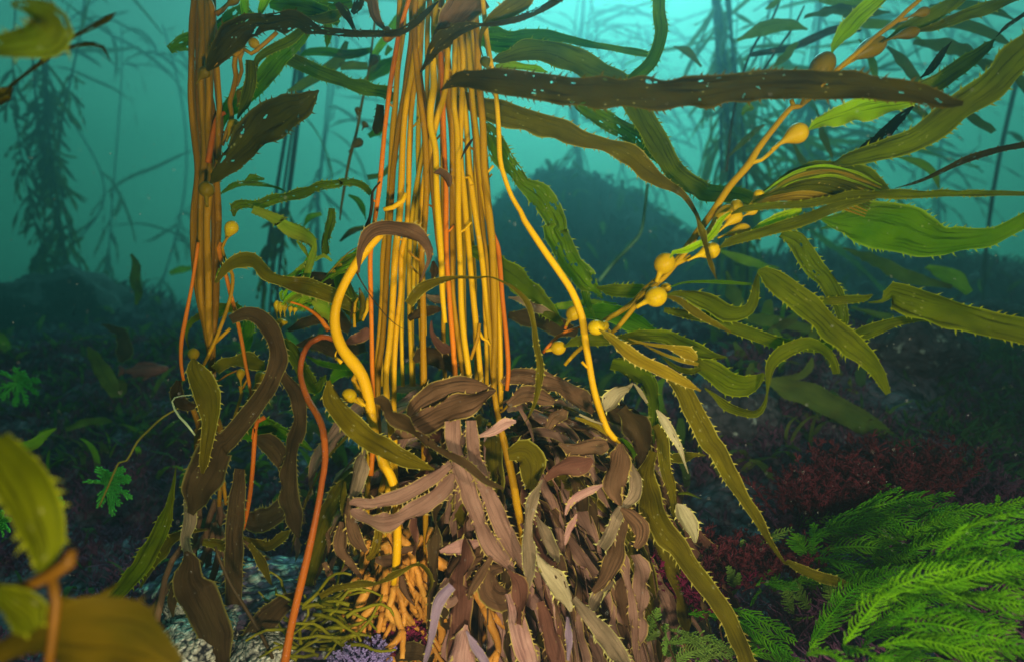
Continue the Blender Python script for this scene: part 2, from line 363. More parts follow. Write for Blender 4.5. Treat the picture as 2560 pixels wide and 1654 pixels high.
def rock_mat(name, c1, c2, c3, sc=9, crust=.6):
    m, n = newmat(name); L = n.links.new
    t = N(n, 'ShaderNodeTexCoord')
    a = N(n, 'ShaderNodeTexNoise', i_Scale=sc, i_Detail=8, i_Roughness=.65); L(t.outputs['Object'], a.inputs['Vector'])
    b = N(n, 'ShaderNodeTexVoronoi', i_Scale=sc * 5); L(t.outputs['Object'], b.inputs['Vector'])
    c = N(n, 'ShaderNodeTexNoise', i_Scale=sc * 3.1, i_Detail=6); L(t.outputs['Object'], c.inputs['Vector'])
    col = mixc(n, c1, c2, mth(n, 'MULTIPLY', mth(n, 'SUBTRACT', a.outputs[0], .4), 4, True))
    col = mixc(n, col, c3, mth(n, 'MULTIPLY', mth(n, 'SUBTRACT', c.outputs[0], crust), 12, True))
    col = mixc(n, col, (.01, .01, .015), mth(n, 'MULTIPLY', mth(n, 'SUBTRACT', b.outputs['Distance'], .45), 3, True))
    pr = N(n, 'ShaderNodeBsdfPrincipled', i_Roughness=.85); L(col, pr.inputs['Base Color'])
    ad = mth(n, 'ADD', mth(n, 'MULTIPLY', c.outputs[0], .8), mth(n, 'MULTIPLY', b.outputs['Distance'], -.5))
    bp = N(n, 'ShaderNodeBump', i_Strength=1.0, i_Distance=.012); L(ad, bp.inputs['Height']); L(bp.outputs[0], pr.inputs['Normal'])
    o = N(n, 'ShaderNodeOutputMaterial'); L(pr.outputs[0], o.inputs[0]); return m
SEAB = rock_mat('seabed_rock', (.060, .045, .070), (.15, .095, .125), (.28, .28, .26), 9, .66)
ROCK = rock_mat('encrusted_rock', (.06, .04, .08), (.20, .14, .22), (.55, .55, .42), 14, .52)
ROCKD = rock_mat('dark_rock', (.03, .03, .04), (.07, .06, .07), (.30, .34, .30), 9, .62)
SHEL = rock_mat('shell_crust', (.30, .28, .22), (.55, .50, .36), (.75, .70, .55), 30, .55)
kind(mesh_obj('seabed', GV, GF, SEAB), 'structure')
# low dark turf of small algae on the bottom
def turf(name, npts, box, hgt, mat, seed, wd=.004, nb=9, sp=.03):
    R_ = np.random.RandomState(seed); V_ = []; F = []
    for _ in range(npts):
        y = R_.uniform(box[2], box[3]); x = R_.uniform(box[0], box[1]) * max(1, y * .9)
        if mn.noise(Vector((x * 2.5, y * 2.5, 9))) < -.32: continue
        k = min(2.0, max(1, y * .5))
        for _b in range(nb):
            bx, by = x + R_.normal(0, sp) * k, y + R_.normal(0, sp) * k; z = ground(bx, by) - .004
            a = R_.uniform(0, 6.283); h = hgt * R_.uniform(.4, 1.2) * k; le = R_.normal(0, .6, 2) * h; ww = wd * k * R_.uniform(.6, 1.4)
            cx, cy_ = math.cos(a) * ww, math.sin(a) * ww; b0 = len(V_)
            V_ += [(bx - cx, by - cy_, z), (bx + cx, by + cy_, z), (bx + le[0] * .5 + cx * 1.5, by + le[1] * .5 + cy_ * 1.5, z + h * .6), (bx + le[0] * .5 - cx * 1.5, by + le[1] * .5 - cy_ * 1.5, z + h * .6),
                   (bx + le[0] * 1.1 + cx, by + le[1] * 1.1 + cy_, z + h * .85), (bx + le[0] * 1.3, by + le[1] * 1.3, z + h)]
            F += [(b0, b0 + 1, b0 + 2, b0 + 3), (b0 + 3, b0 + 2, b0 + 4, b0 + 5)]
    return kind(mesh_obj(name, V_, F, mat, smooth_=False), 'stuff')
TURF = skin_mat('turf_purple', (.10, .038, .085), (.21, .075, .13), 6, .8, .2)
TURG = skin_mat('turf_green', (.05, .10, .03), (.11, .16, .04), 6, .8, .3)
turf('algae_turf', 9000, (-1.2, 1.2, .7, 3.2), .026, TURF, 3, .0016, 14, .02)
turf('algae_turf', 3500, (-1.1, 1.2, 3.0, 9.5), .045, TURF, 4, .004, 9, .06)
turf('algae_turf_green', 700, (.7, 1.3, 1.3, 3.4), .05, TURG, 8, .003, 9)
turf('algae_turf_green', 500, (-1.25, 0.2, 1.7, 3.2), .05, TURG, 9, .004, 6)
# ------------------------------------------------------------------ sea haze
bx = [(-22, -1.6, CZ - 1.9), (22, -1.6, CZ - 1.9), (22, 20.3, CZ - 1.9), (-22, 20.3, CZ - 1.9)]
bx += [(a, b, CZ + 6.5) for a, b, _ in bx]
hm = bpy.data.materials.new('haze'); hm.use_nodes = True; n_ = hm.node_tree; n_.nodes.clear()
pv = n_.nodes.new('ShaderNodeVolumePrincipled'); ho = n_.nodes.new('ShaderNodeOutputMaterial'); n_.links.new(pv.outputs[0], ho.inputs[1])
pv.inputs['Color'].default_value = (.19, .30, .36, 1); pv.inputs['Absorption Color'].default_value = (.33, .78, .71, 1)
pv.inputs['Density'].default_value = .255; pv.inputs['Anisotropy'].default_value = .8
hz = mesh_obj('haze', bx, [(3, 2, 1, 0), (4, 5, 6, 7), (0, 1, 5, 4), (1, 2, 6, 5), (2, 3, 7, 6), (3, 0, 4, 7)], hm, smooth_=False)
kind(hz, 'stuff')
# ------------------------------------------------------------------ rocks
def rock(x, y, sx, sy, sz, mat, label, seed, dz=0.0, name='rock', group=None):
    bpy_v = []; F = []; nu, nv = 40, 22
    for j in range(nv + 1):
        for i in range(nu):
            th, ph = 2 * math.pi * i / nu, math.pi * j / nv
            q = Vector((math.sin(ph) * math.cos(th), math.sin(ph) * math.sin(th), math.cos(ph)))
            r = 1 + .28 * mn.noise(q * 1.7 + Vector((seed, 0, 0))) + .14 * mn.noise(q * 4.3 + Vector((0, seed, 0))) + .07 * mn.noise(q * 10 + Vector((0, seed, 2)))
            bpy_v.append((q.x * r * sx, q.y * r * sy, q.z * r * sz))
    for j in range(nv):
        for i in range(nu): F.append((j * nu + i, j * nu + (i + 1) % nu, (j + 1) * nu + (i + 1) % nu, (j + 1) * nu + i))
    o = mesh_obj(name, bpy_v, F, mat); o.location = (x, y, ground(x, y) + dz); tag(o, label, 'rock', group); return o
rock(-.40, 1.06, .20, .16, .085, ROCK, 'pale encrusted rock on the seabed below the grey-brown blade', 2)
rock(-.27, .98, .10, .09, .06, ROCK, 'purple and white speckled rock beside the base of the orange curved stalk', 9)
rock(-.62, 1.25, .12, .10, .06, ROCK, 'small whitish rock behind the tall thin olive blade', 5)
rock(-.47, .92, .08, .07, .045, SHEL, 'cream shelly stone in front of the encrusted rock', 12, .02)
rock(-.36, .90, .045, .05, .03, SHEL, 'round cream pebble beside the dark thin stalk', 14, .04)
rock(-.52, 1.0, .05, .05, .035, SHEL, 'flat greenish white pebble between the blurred bulb and the encrusted rock', 17, .05)
rock(1.28, 1.95, .15, .12, .09, ROCKD, 'crusted boulder beyond the drooping tip of the long olive blade', 21, .05)
rock(2.3, 3.0, .34, .2, .18, ROCKD, 'greenish crusted boulder among the dark green weeds', 25, .05)
rock(-4.3, 5.8, .65, .6, .5, ROCKD, 'tall dark rock under the tangled distant kelp', 31, -.25)
PB = random.Random(8)
for i in range(30):
    px, py = PB.uniform(-.66, -.22), PB.uniform(.84, 1.2); sz = PB.uniform(.010, .030)
    rock(px, py, sz * PB.uniform(.9, 1.6), sz, sz * .7, PB.choice([SHEL, ROCK, SHEL, ROCKD]), 'small pale pebble or shell among the encrusted rocks', 50 + i, sz * .3, 'pebble', 'pebbles among the encrusted rocks')
rock(.62, 1.7, .14, .12, .12, ROCKD, 'blue-grey rock above the red weed', 35, .02)
# ------------------------------------------------------------------ background kelps
def far_kelp(x, y, h, ns, label, seed, nb=40, bl=.7, bw=.03, rad=.05, stm=.009, mat='foggb', lean=0.0, mass=0, mfrac=.42, az0=0.0, K=2.45):
    x *= K; y *= K; h = min(h * K, CZ + 6.0 - ground(x, y)); rad *= K; bl *= K; bw *= K; stm *= K
    r = random.Random(seed); z0 = ground(x, y) - .03; lean += r.uniform(-.012, .012)
    t = thing('giant_kelp', (x, y, z0), label, 'kelp', 'kelp plants standing in the hazy water beyond')
    stems = []; w1, w2 = r.uniform(2, 4), r.uniform(0, 6)
    for i in range(ns):
        a = r.uniform(0, 6.28); q = rad * math.sqrt(r.random()); n = 16; P = []; s1 = r.uniform(3, 9)
        for k in range(n):
            f = k / (n - 1); sp_ = q * (1 + .8 * math.sin(f * s1 + i))
            P.append((x + math.cos(a) * sp_ + lean * f * h + .02 * h * math.sin(f * w1 * 2 + w2), y + math.sin(a) * sp_, z0 + f * h))
        P2, R2 = smooth(P, [stm * 2 * r.uniform(.7, 1.2)] * n, .10)
        V_, F = tube_geo(P2, R2 / 2, 6); mesh_obj('stipe', V_, F, FARST, t); stems.append(P2)
    V_, F, U = [], [], []; cl = [r.uniform(.25, 1) for _ in range(5)]
    for i in range(nb + mass):
        P0 = r.choice(stems); low = i >= nb
        f0 = min(1, max(0, r.choice(cl) + r.gauss(0, .07))) if not low else mfrac * r.random() ** .8
        p = P0[int(f0 * (len(P0) - 1))].copy(); L_ = bl * (r.uniform(.15, 1.1) if not low else r.uniform(.15, .5)); nn = 12
        az = r.gauss(az0, .9) if not low else r.uniform(0, 6.28)
        dv = np.array([math.cos(az), math.sin(az) * .7, r.uniform(-.5, .9) if not low else -1.1]); dv /= np.linalg.norm(dv); cv = np.array([r.gauss(0, .05), 0, r.gauss(-.10, .09)]); PP = []; wgl = r.uniform(0, 6)
        for q in range(nn):
            PP.append(p.copy()); p = p + dv * L_ / nn; dv = dv + cv + np.array([0, 0, .10 * math.sin(q * .9 + wgl)]); dv /= np.linalg.norm(dv)
        w0 = bw * r.uniform(.35, 1.1)
        PP, WW = smooth(PP, [w0 * (math.sin(math.pi * min(1, (q + .6) / nn)) ** .6) for q in range(nn)], .06)
        T = np.gradient(PP, axis=0); T /= np.linalg.norm(T, axis=1)[:, None]; side = np.cross(T, [r.uniform(-.8, .8), 1, r.uniform(-.8, .8)]); side /= np.linalg.norm(side, axis=1)[:, None]
        b0 = len(V_); m = len(PP); fz = r.uniform(10, 30)
        for q in range(m):
            u = q * .06; wv = np.array([0, 1, 0]) * math.sin(fz * u) * .01
            for sgn in (-1, 0, 1): V_.append((PP[q] + side[q] * sgn * WW[q] / 2 + wv * sgn).tolist()); U.append((u, sgn))
        for q in range(m - 1):
            for c in (0, 1): a = b0 + q * 3 + c; F.append((a, a + 1, a + 4, a + 3))
    if V_: mesh_obj('foliage', V_, F, MT[mat], t, U)
    return t
def wx(px, d): return (px / .93125 - 1280) / FPX * d      # photo column (2384 wide view) to metres at depth d
far_kelp(wx(150, 2.7), 2.7, 3.0, 6, 'bushy hazy kelp standing on the tall dark rock with blades arching over in open water', 3, 70, .42, .017, .085, .0045, lean=-.02, mass=330, mfrac=.46)
far_kelp(wx(665, 2.3), 2.3, 3.2, 4, 'dark straight kelp trunk with a black tuft at its foot between the two stalk bundles', 5, 6, .4, .02, .020, .0065, mass=50, mfrac=.2, K=1.5)
far_kelp(wx(760, 3.4), 3.4, 4, 4, 'pale hazy kelp just beyond the dark straight trunk', 6, 40, .6, .018, .07, .005, mass=30)
far_kelp(wx(1350, 4.0), 4.0, 4.6, 6, 'faint blue kelp trunk rising behind the dark mound', 8, 50, .8, .02, .06, .007, mass=40)
far_kelp(wx(1665, 2.6), 2.6, 3.4, 12, 'thick dark kelp trunk behind the big teardrop floats', 9, 90, .8, .022, .045, .008, mass=120, mat='fogg', K=1.7)
far_kelp(wx(1760, 3.0), 3.0, 3.8, 5, 'loose leaning kelp stems beside the thick dark trunk', 10, 100, 1.0, .026, .12, .0035, lean=.06, mat='fogg', mass=40, K=1.7)
far_kelp(wx(1885, 3.4), 3.4, 4.2, 10, 'blue-grey kelp trunk in the haze behind the largest teardrop float', 12, 90, 1.1, .028, .045, .0055, mass=60, K=2.0)
far_kelp(wx(2000, 4.0), 4.0, 4.6, 5, 'thin faint kelp trunk furthest into the haze', 13, 80, 1.1, .028, .04, .006, mass=40, K=2.2)
far_kelp(wx(2310, 2.9), 2.9, 3.6, 2, 'slim leaning kelp stem alone in open water', 14, 5, .3, .02, .01, .006, lean=.13, K=1.6)
far_kelp(wx(260, 4.6), 4.6, 5, 3, 'very faint kelp in the distant teal water beyond the bushy one', 15, 34, .8, .030, .30, .007, mass=60)
far_kelp(wx(2200, 4.4), 4.4, 5.4, 3, 'very faint kelp canopy in the distant water behind the slim leaning stem', 16, 60, 1.1, .024, .25, .007, mass=30)
far_kelp(wx(1500, 4.8), 4.8, 5.4, 3, 'very faint feathery kelp behind the curved green strap', 18, 70, 1.1, .022, .3, .007, mass=30)

def undergrowth(name, n, mat, seed, y0, y1, hgt):
    r = random.Random(seed); V_, F, U = [], [], []
    for i in range(n):
        y = y0 + (y1 - y0) * r.random() ** 1.4; x = y * r.uniform(-.9, .9)
        if mn.noise(Vector((x * 1.1, y * 1.1, seed))) < -.18: continue
        p = np.array([x, y, ground(x, y) - .01]); L_ = hgt * r.uniform(.4, 1.3) * (1 + .25 * y); w0 = L_ * r.uniform(.05, .13); m = 8
        dv = np.array([r.gauss(0, .6), r.gauss(0, .5), 1.0]); dv /= np.linalg.norm(dv); sd = np.array([math.cos(r.uniform(-1, 1)), math.sin(r.uniform(-1, 1)), 0]); g = r.uniform(.12, .42); hx = r.gauss(.05, .12); b0 = len(V_)
        for k in range(m):
            ww = w0 * math.sin(math.pi * (k + .7) / (m + .6)) ** .7
            V_ += [(p - sd * ww).tolist(), (p + sd * ww + np.array([0, 0, .2 * ww])).tolist()]; U += [(k * .02, -1), (k * .02, 1)]
            p = p + dv * L_ / m; dv = dv + np.array([hx, 0, -g]); dv /= np.linalg.norm(dv)
        F += [(b0 + 2 * k, b0 + 2 * k + 1, b0 + 2 * k + 3, b0 + 2 * k + 2) for k in range(m - 1)]
    kind(mesh_obj(name, V_, F, mat, None, U), 'stuff')
undergrowth('low_kelp_growth', 2600, MT['foggb'], 3, 1.45, 10, .10)
undergrowth('low_kelp_growth', 1000, MT['fogg'], 5, 1.7, 10, .09)
undergrowth('low_weed_growth', 700, TURG, 9, 1.3, 5, .06)
# ------------------------------------------------------------------ central giant kelp
base = W('V', 1050, 1480, 1.02); base.z = ground(base.x, base.y)
GK = thing('giant_kelp', base, 'huge amber stalk bundle rising from a mound of drooping brown blades', 'kelp')
ST = [  # K frame (x, y, width) down each stalk; the last number is its distance
 ([820,-60,50, 820,0,50, 760,200,50, 700,420,52, 650,700,52, 600,1000,52, 540,1526,50, 480,2100,52, 430,2500,52, 400,2750,50, 365,3052,50, 365,3500,50, 380,4100,48, 388,4578,46,'I',215,90,28,200,340,30], .90, 'r'),
 ([715,-60,60, 715,0,62, 700,300,62, 690,800,62, 665,1200,62, 630,1526,64, 610,1900,64, 590,2300,62, 565,2600,60, 512,3052,60, 508,3500,60, 480,3900,60, 440,4300,60,'I',190,90,30,180,350,30,170,640,36], .96, 'a'),
 ([865,-60,60, 865,0,60, 860,350,60, 830,700,60, 770,1100,64, 700,1526,64, 640,2000,64, 600,2500,62, 572,3052,60, 540,3600,60, 500,4100,62, 455,4500,60,'I',250,200,40,300,330,45,270,430,40,250,640,30,240,900,30], .94, 'b'),
 ([985,-60,60, 960,0,64, 930,400,66, 850,900,66, 790,1200,66, 760,1526,68, 735,2100,70, 705,2600,70, 660,3052,72, 625,3600,72, 590,4100,70, 550,4578,66,'I',330,150,38,300,600,40,300,830,40], .92, 'a'),
 ([1030,-60,55, 1000,0,55, 960,300,55, 950,700,55, 880,1100,56, 840,1526,56, 820,1900,56, 815,2300,58, 800,2700,56, 730,3052,56, 720,3500,56, 670,4000,56, 640,4578,56,'I',350,180,38,355,500,38,352,880,36,340,1000,34], .93, 'a'),
 ([1060,-60,60, 1060,0,60, 1140,300,62, 1180,450,64, 1270,620,66, 1300,900,68, 1300,1250,66, 1340,1526,68, 1340,2200,64, 1335,2800,58, 1345,3052,58, 1350,3500,58, 1400,4000,58, 1460,4400,58, 1490,4700,56,'I',560,130,36,548,500,34,548,900,32], .95, 'b'),
 ([905,-60,60, 890,300,60, 895,600,62, 920,850,64, 960,1200,64, 1005,1526,64, 1025,2000,64, 1022,2500,62, 992,2900,64, 975,3052,64, 985,3600,64, 1000,4578,68,'I',540,120,32,545,500,30,550,900,28], .90, 'b'),
 ([945,-60,50, 945,0,50, 955,500,50, 960,900,50, 1020,1300,50, 1070,1800,50, 1110,2300,48, 1150,2800,45, 1185,3052,45, 1230,3500,40], .98, 'b'),
 ([1290,-60,60, 1290,500,60, 1280,800,60, 1250,1100,64, 1190,1300,66, 1130,1500,70, 1075,1750,66, 1030,2000,62, 975,2400,60, 955,2800,58, 985,3200,56, 1000,4000,54], .925, 'a'),
 ([1150,-60,60, 1130,400,64, 1108,700,70, 1115,1050,74, 1082,1250,76, 1080,1500,74, 1140,1800,72, 1150,2300,70, 1190,2800,66, 1208,3052,64, 1218,3500,62, 1250,3850,50], .90, 'y'),
 ([1220,-60,60, 1200,0,58, 1200,700,58, 1225,1000,58, 1235,1526,58, 1250,2000,58, 1265,2300,56, 1270,3052,54, 1300,3500,56, 1350,4100,56, 1375,4578,54], .94, 'r'),
 ([1370,-60,60, 1370,450,62, 1365,900,62, 1365,1300,62, 1395,1526,64, 1408,2100,66, 1415,2600,66, 1428,3052,66, 1442,3600,64, 1478,4000,62, 1530,4400,62, 1550,4650,60], .89, 'y'),
 ([1440,-60,60, 1440,400,62, 1470,700,62, 1455,1100,60, 1432,1800,62, 1470,2200,64, 1500,2600,64, 1545,3052,64, 1585,3500,62, 1620,3900,62, 1660,4300,62, 1700,4700,60], .91, 'y'),
 ([1410,-60,50, 1410,400,52, 1425,850,56, 1490,1300,60, 1520,1700,62, 1560,2150,64, 1620,2600,64, 1685,3052,64, 1750,3600,62, 1800,4100,60, 1830,4700,56], .93, 'y'),
 ([1480,-60,50, 1500,300,52, 1540,700,54, 1580,1300,56, 1620,1800,56, 1670,2300,54, 1710,2800,52, 1738,3052,50, 1770,3500,48, 1800,3900,44], .955, 'b'),
 ([1580,-60,70, 1600,100,72, 1640,500,72, 1655,900,74, 1700,1500,74, 1720,2000,78, 1760,2400,80, 1800,2800,80, 1820,3052,80, 1842,3600,74, 1842,4100,68, 1835,4600,62,'I',1030,40,36,1060,150,44,1110,380,48,1135,520,46,1160,640,44,1165,780,40,1150,900,30], .92, 'b'),
 ([1490,-60,50, 1510,150,54, 1540,600,56, 1580,1200,58, 1640,1700,60, 1700,2300,62, 1780,2700,60, 1860,3052,58, 1885,3500,58, 1908,4000,58, 1920,4600,58,'E',1030,1210,26], .94, 'a'),
 ([1690,-60,52, 1700,0,52, 1750,450,54, 1800,750,54, 1850,1050,54, 1888,1526,52, 1910,1900,52, 1960,2100,52, 2050,2350,54, 2150,2520,56,'E',1180,0,34,1300,180,38,1400,320,42,1490,460,44,1550,620,42,1570,760,40,1595,900,40,1640,1120,40,'T',830,540,42,910,620,36,925,650,20], .86, 'a'),
 ([1700,2200,30, 1800,2700,44, 1870,2900,50, 1895,3052,52, 1930,3500,52, 1985,4000,50, 2005,4400,50, 1985,4650,46], .93, 'r'),
 (['V',895,540,15, 875,556,21, 838,600,22, 803,660,23, 783,715,24, 781,765,25, 797,812,28, 820,842,34, 843,875,30, 858,925,26, 866,970,24, 878,1040,23, 900,1090,22, 918,1130,22, 926,1200,21, 924,1290,20, 915,1360,16], .86, 'a'),
 (['R',735,1450,16, 720,1490,16, 730,1540,16,'E',-30,880,20,10,915,30], .86, 'y'),
 (['B',280,1345,30, 340,1330,34, 400,1290,36, 420,1240,30], .88, 'a'),
 (['M',1665,800,40,1640,980,45,1600,1100,45,1555,1230,40], .90, 'b'),
 (['M',1660,900,50, 1700,980,36, 1760,1010,40, 1790,1060,30], .92, 'a'),
 (['L',1440,590,30,1490,600,34,1540,590,40,1570,680,60], .92, 'y'),
 (['M',170,850,40,165,700,34,180,560,30,215,500,20], .95, 'y'),
 (['M',270,770,30,320,650,50,330,560,45,330,500,20], .94, 'y'),
]
SM = {'a': AMB, 'y': skin_mat('stipe_bright', (.52, .27, .001), (.66, .375, .0015), 14, .45, .0, (.8, .6, .2), .3, .12), 'r': RUST, 'b': BRST}
BRST2 = BRST
def widen(q, f):
    q = list(q); i = 0; out_ = []
    while i < len(q):
        if isinstance(q[i], str): out_.append(q[i]); i += 1
        else: out_ += [q[i], q[i + 1], q[i + 2] * f]; i += 3
    return out_
for dd, d, c in ST:
    if dd[0] != 'V' and not isinstance(dd[0], str): dd = ['K'] + dd
    stipe(widen(dd, 1.12 if dd[0] == 'K' else .95), d, SM[c], GK)
for k in range(12):
    r = random.Random(400 + k); t = (k + .5) / 12; x0, x1, x2, x3 = 735 + 900 * t, 600 + 1150 * t, 480 + 1400 * t, 420 + 1500 * t
    if .34 < t < .46: x2 -= 180; x3 -= 150
    stipe(widen(['K', x0, -60, 50, x0 + r.uniform(-40, 40), 400, 52, (x0 + x1) / 2 + r.uniform(-60, 60), 900, 54, x1, 1526, 54, (x1 + x2) / 2 + r.uniform(-30, 30), 2300, 54, x2, 3052, 52, x3, 3800, 50, x3 + 20, 4600, 46], 1.1), 1.0 + r.uniform(0, .06), SM[r.choice('aaayy')], GK)
GL = 'pinkish tan'
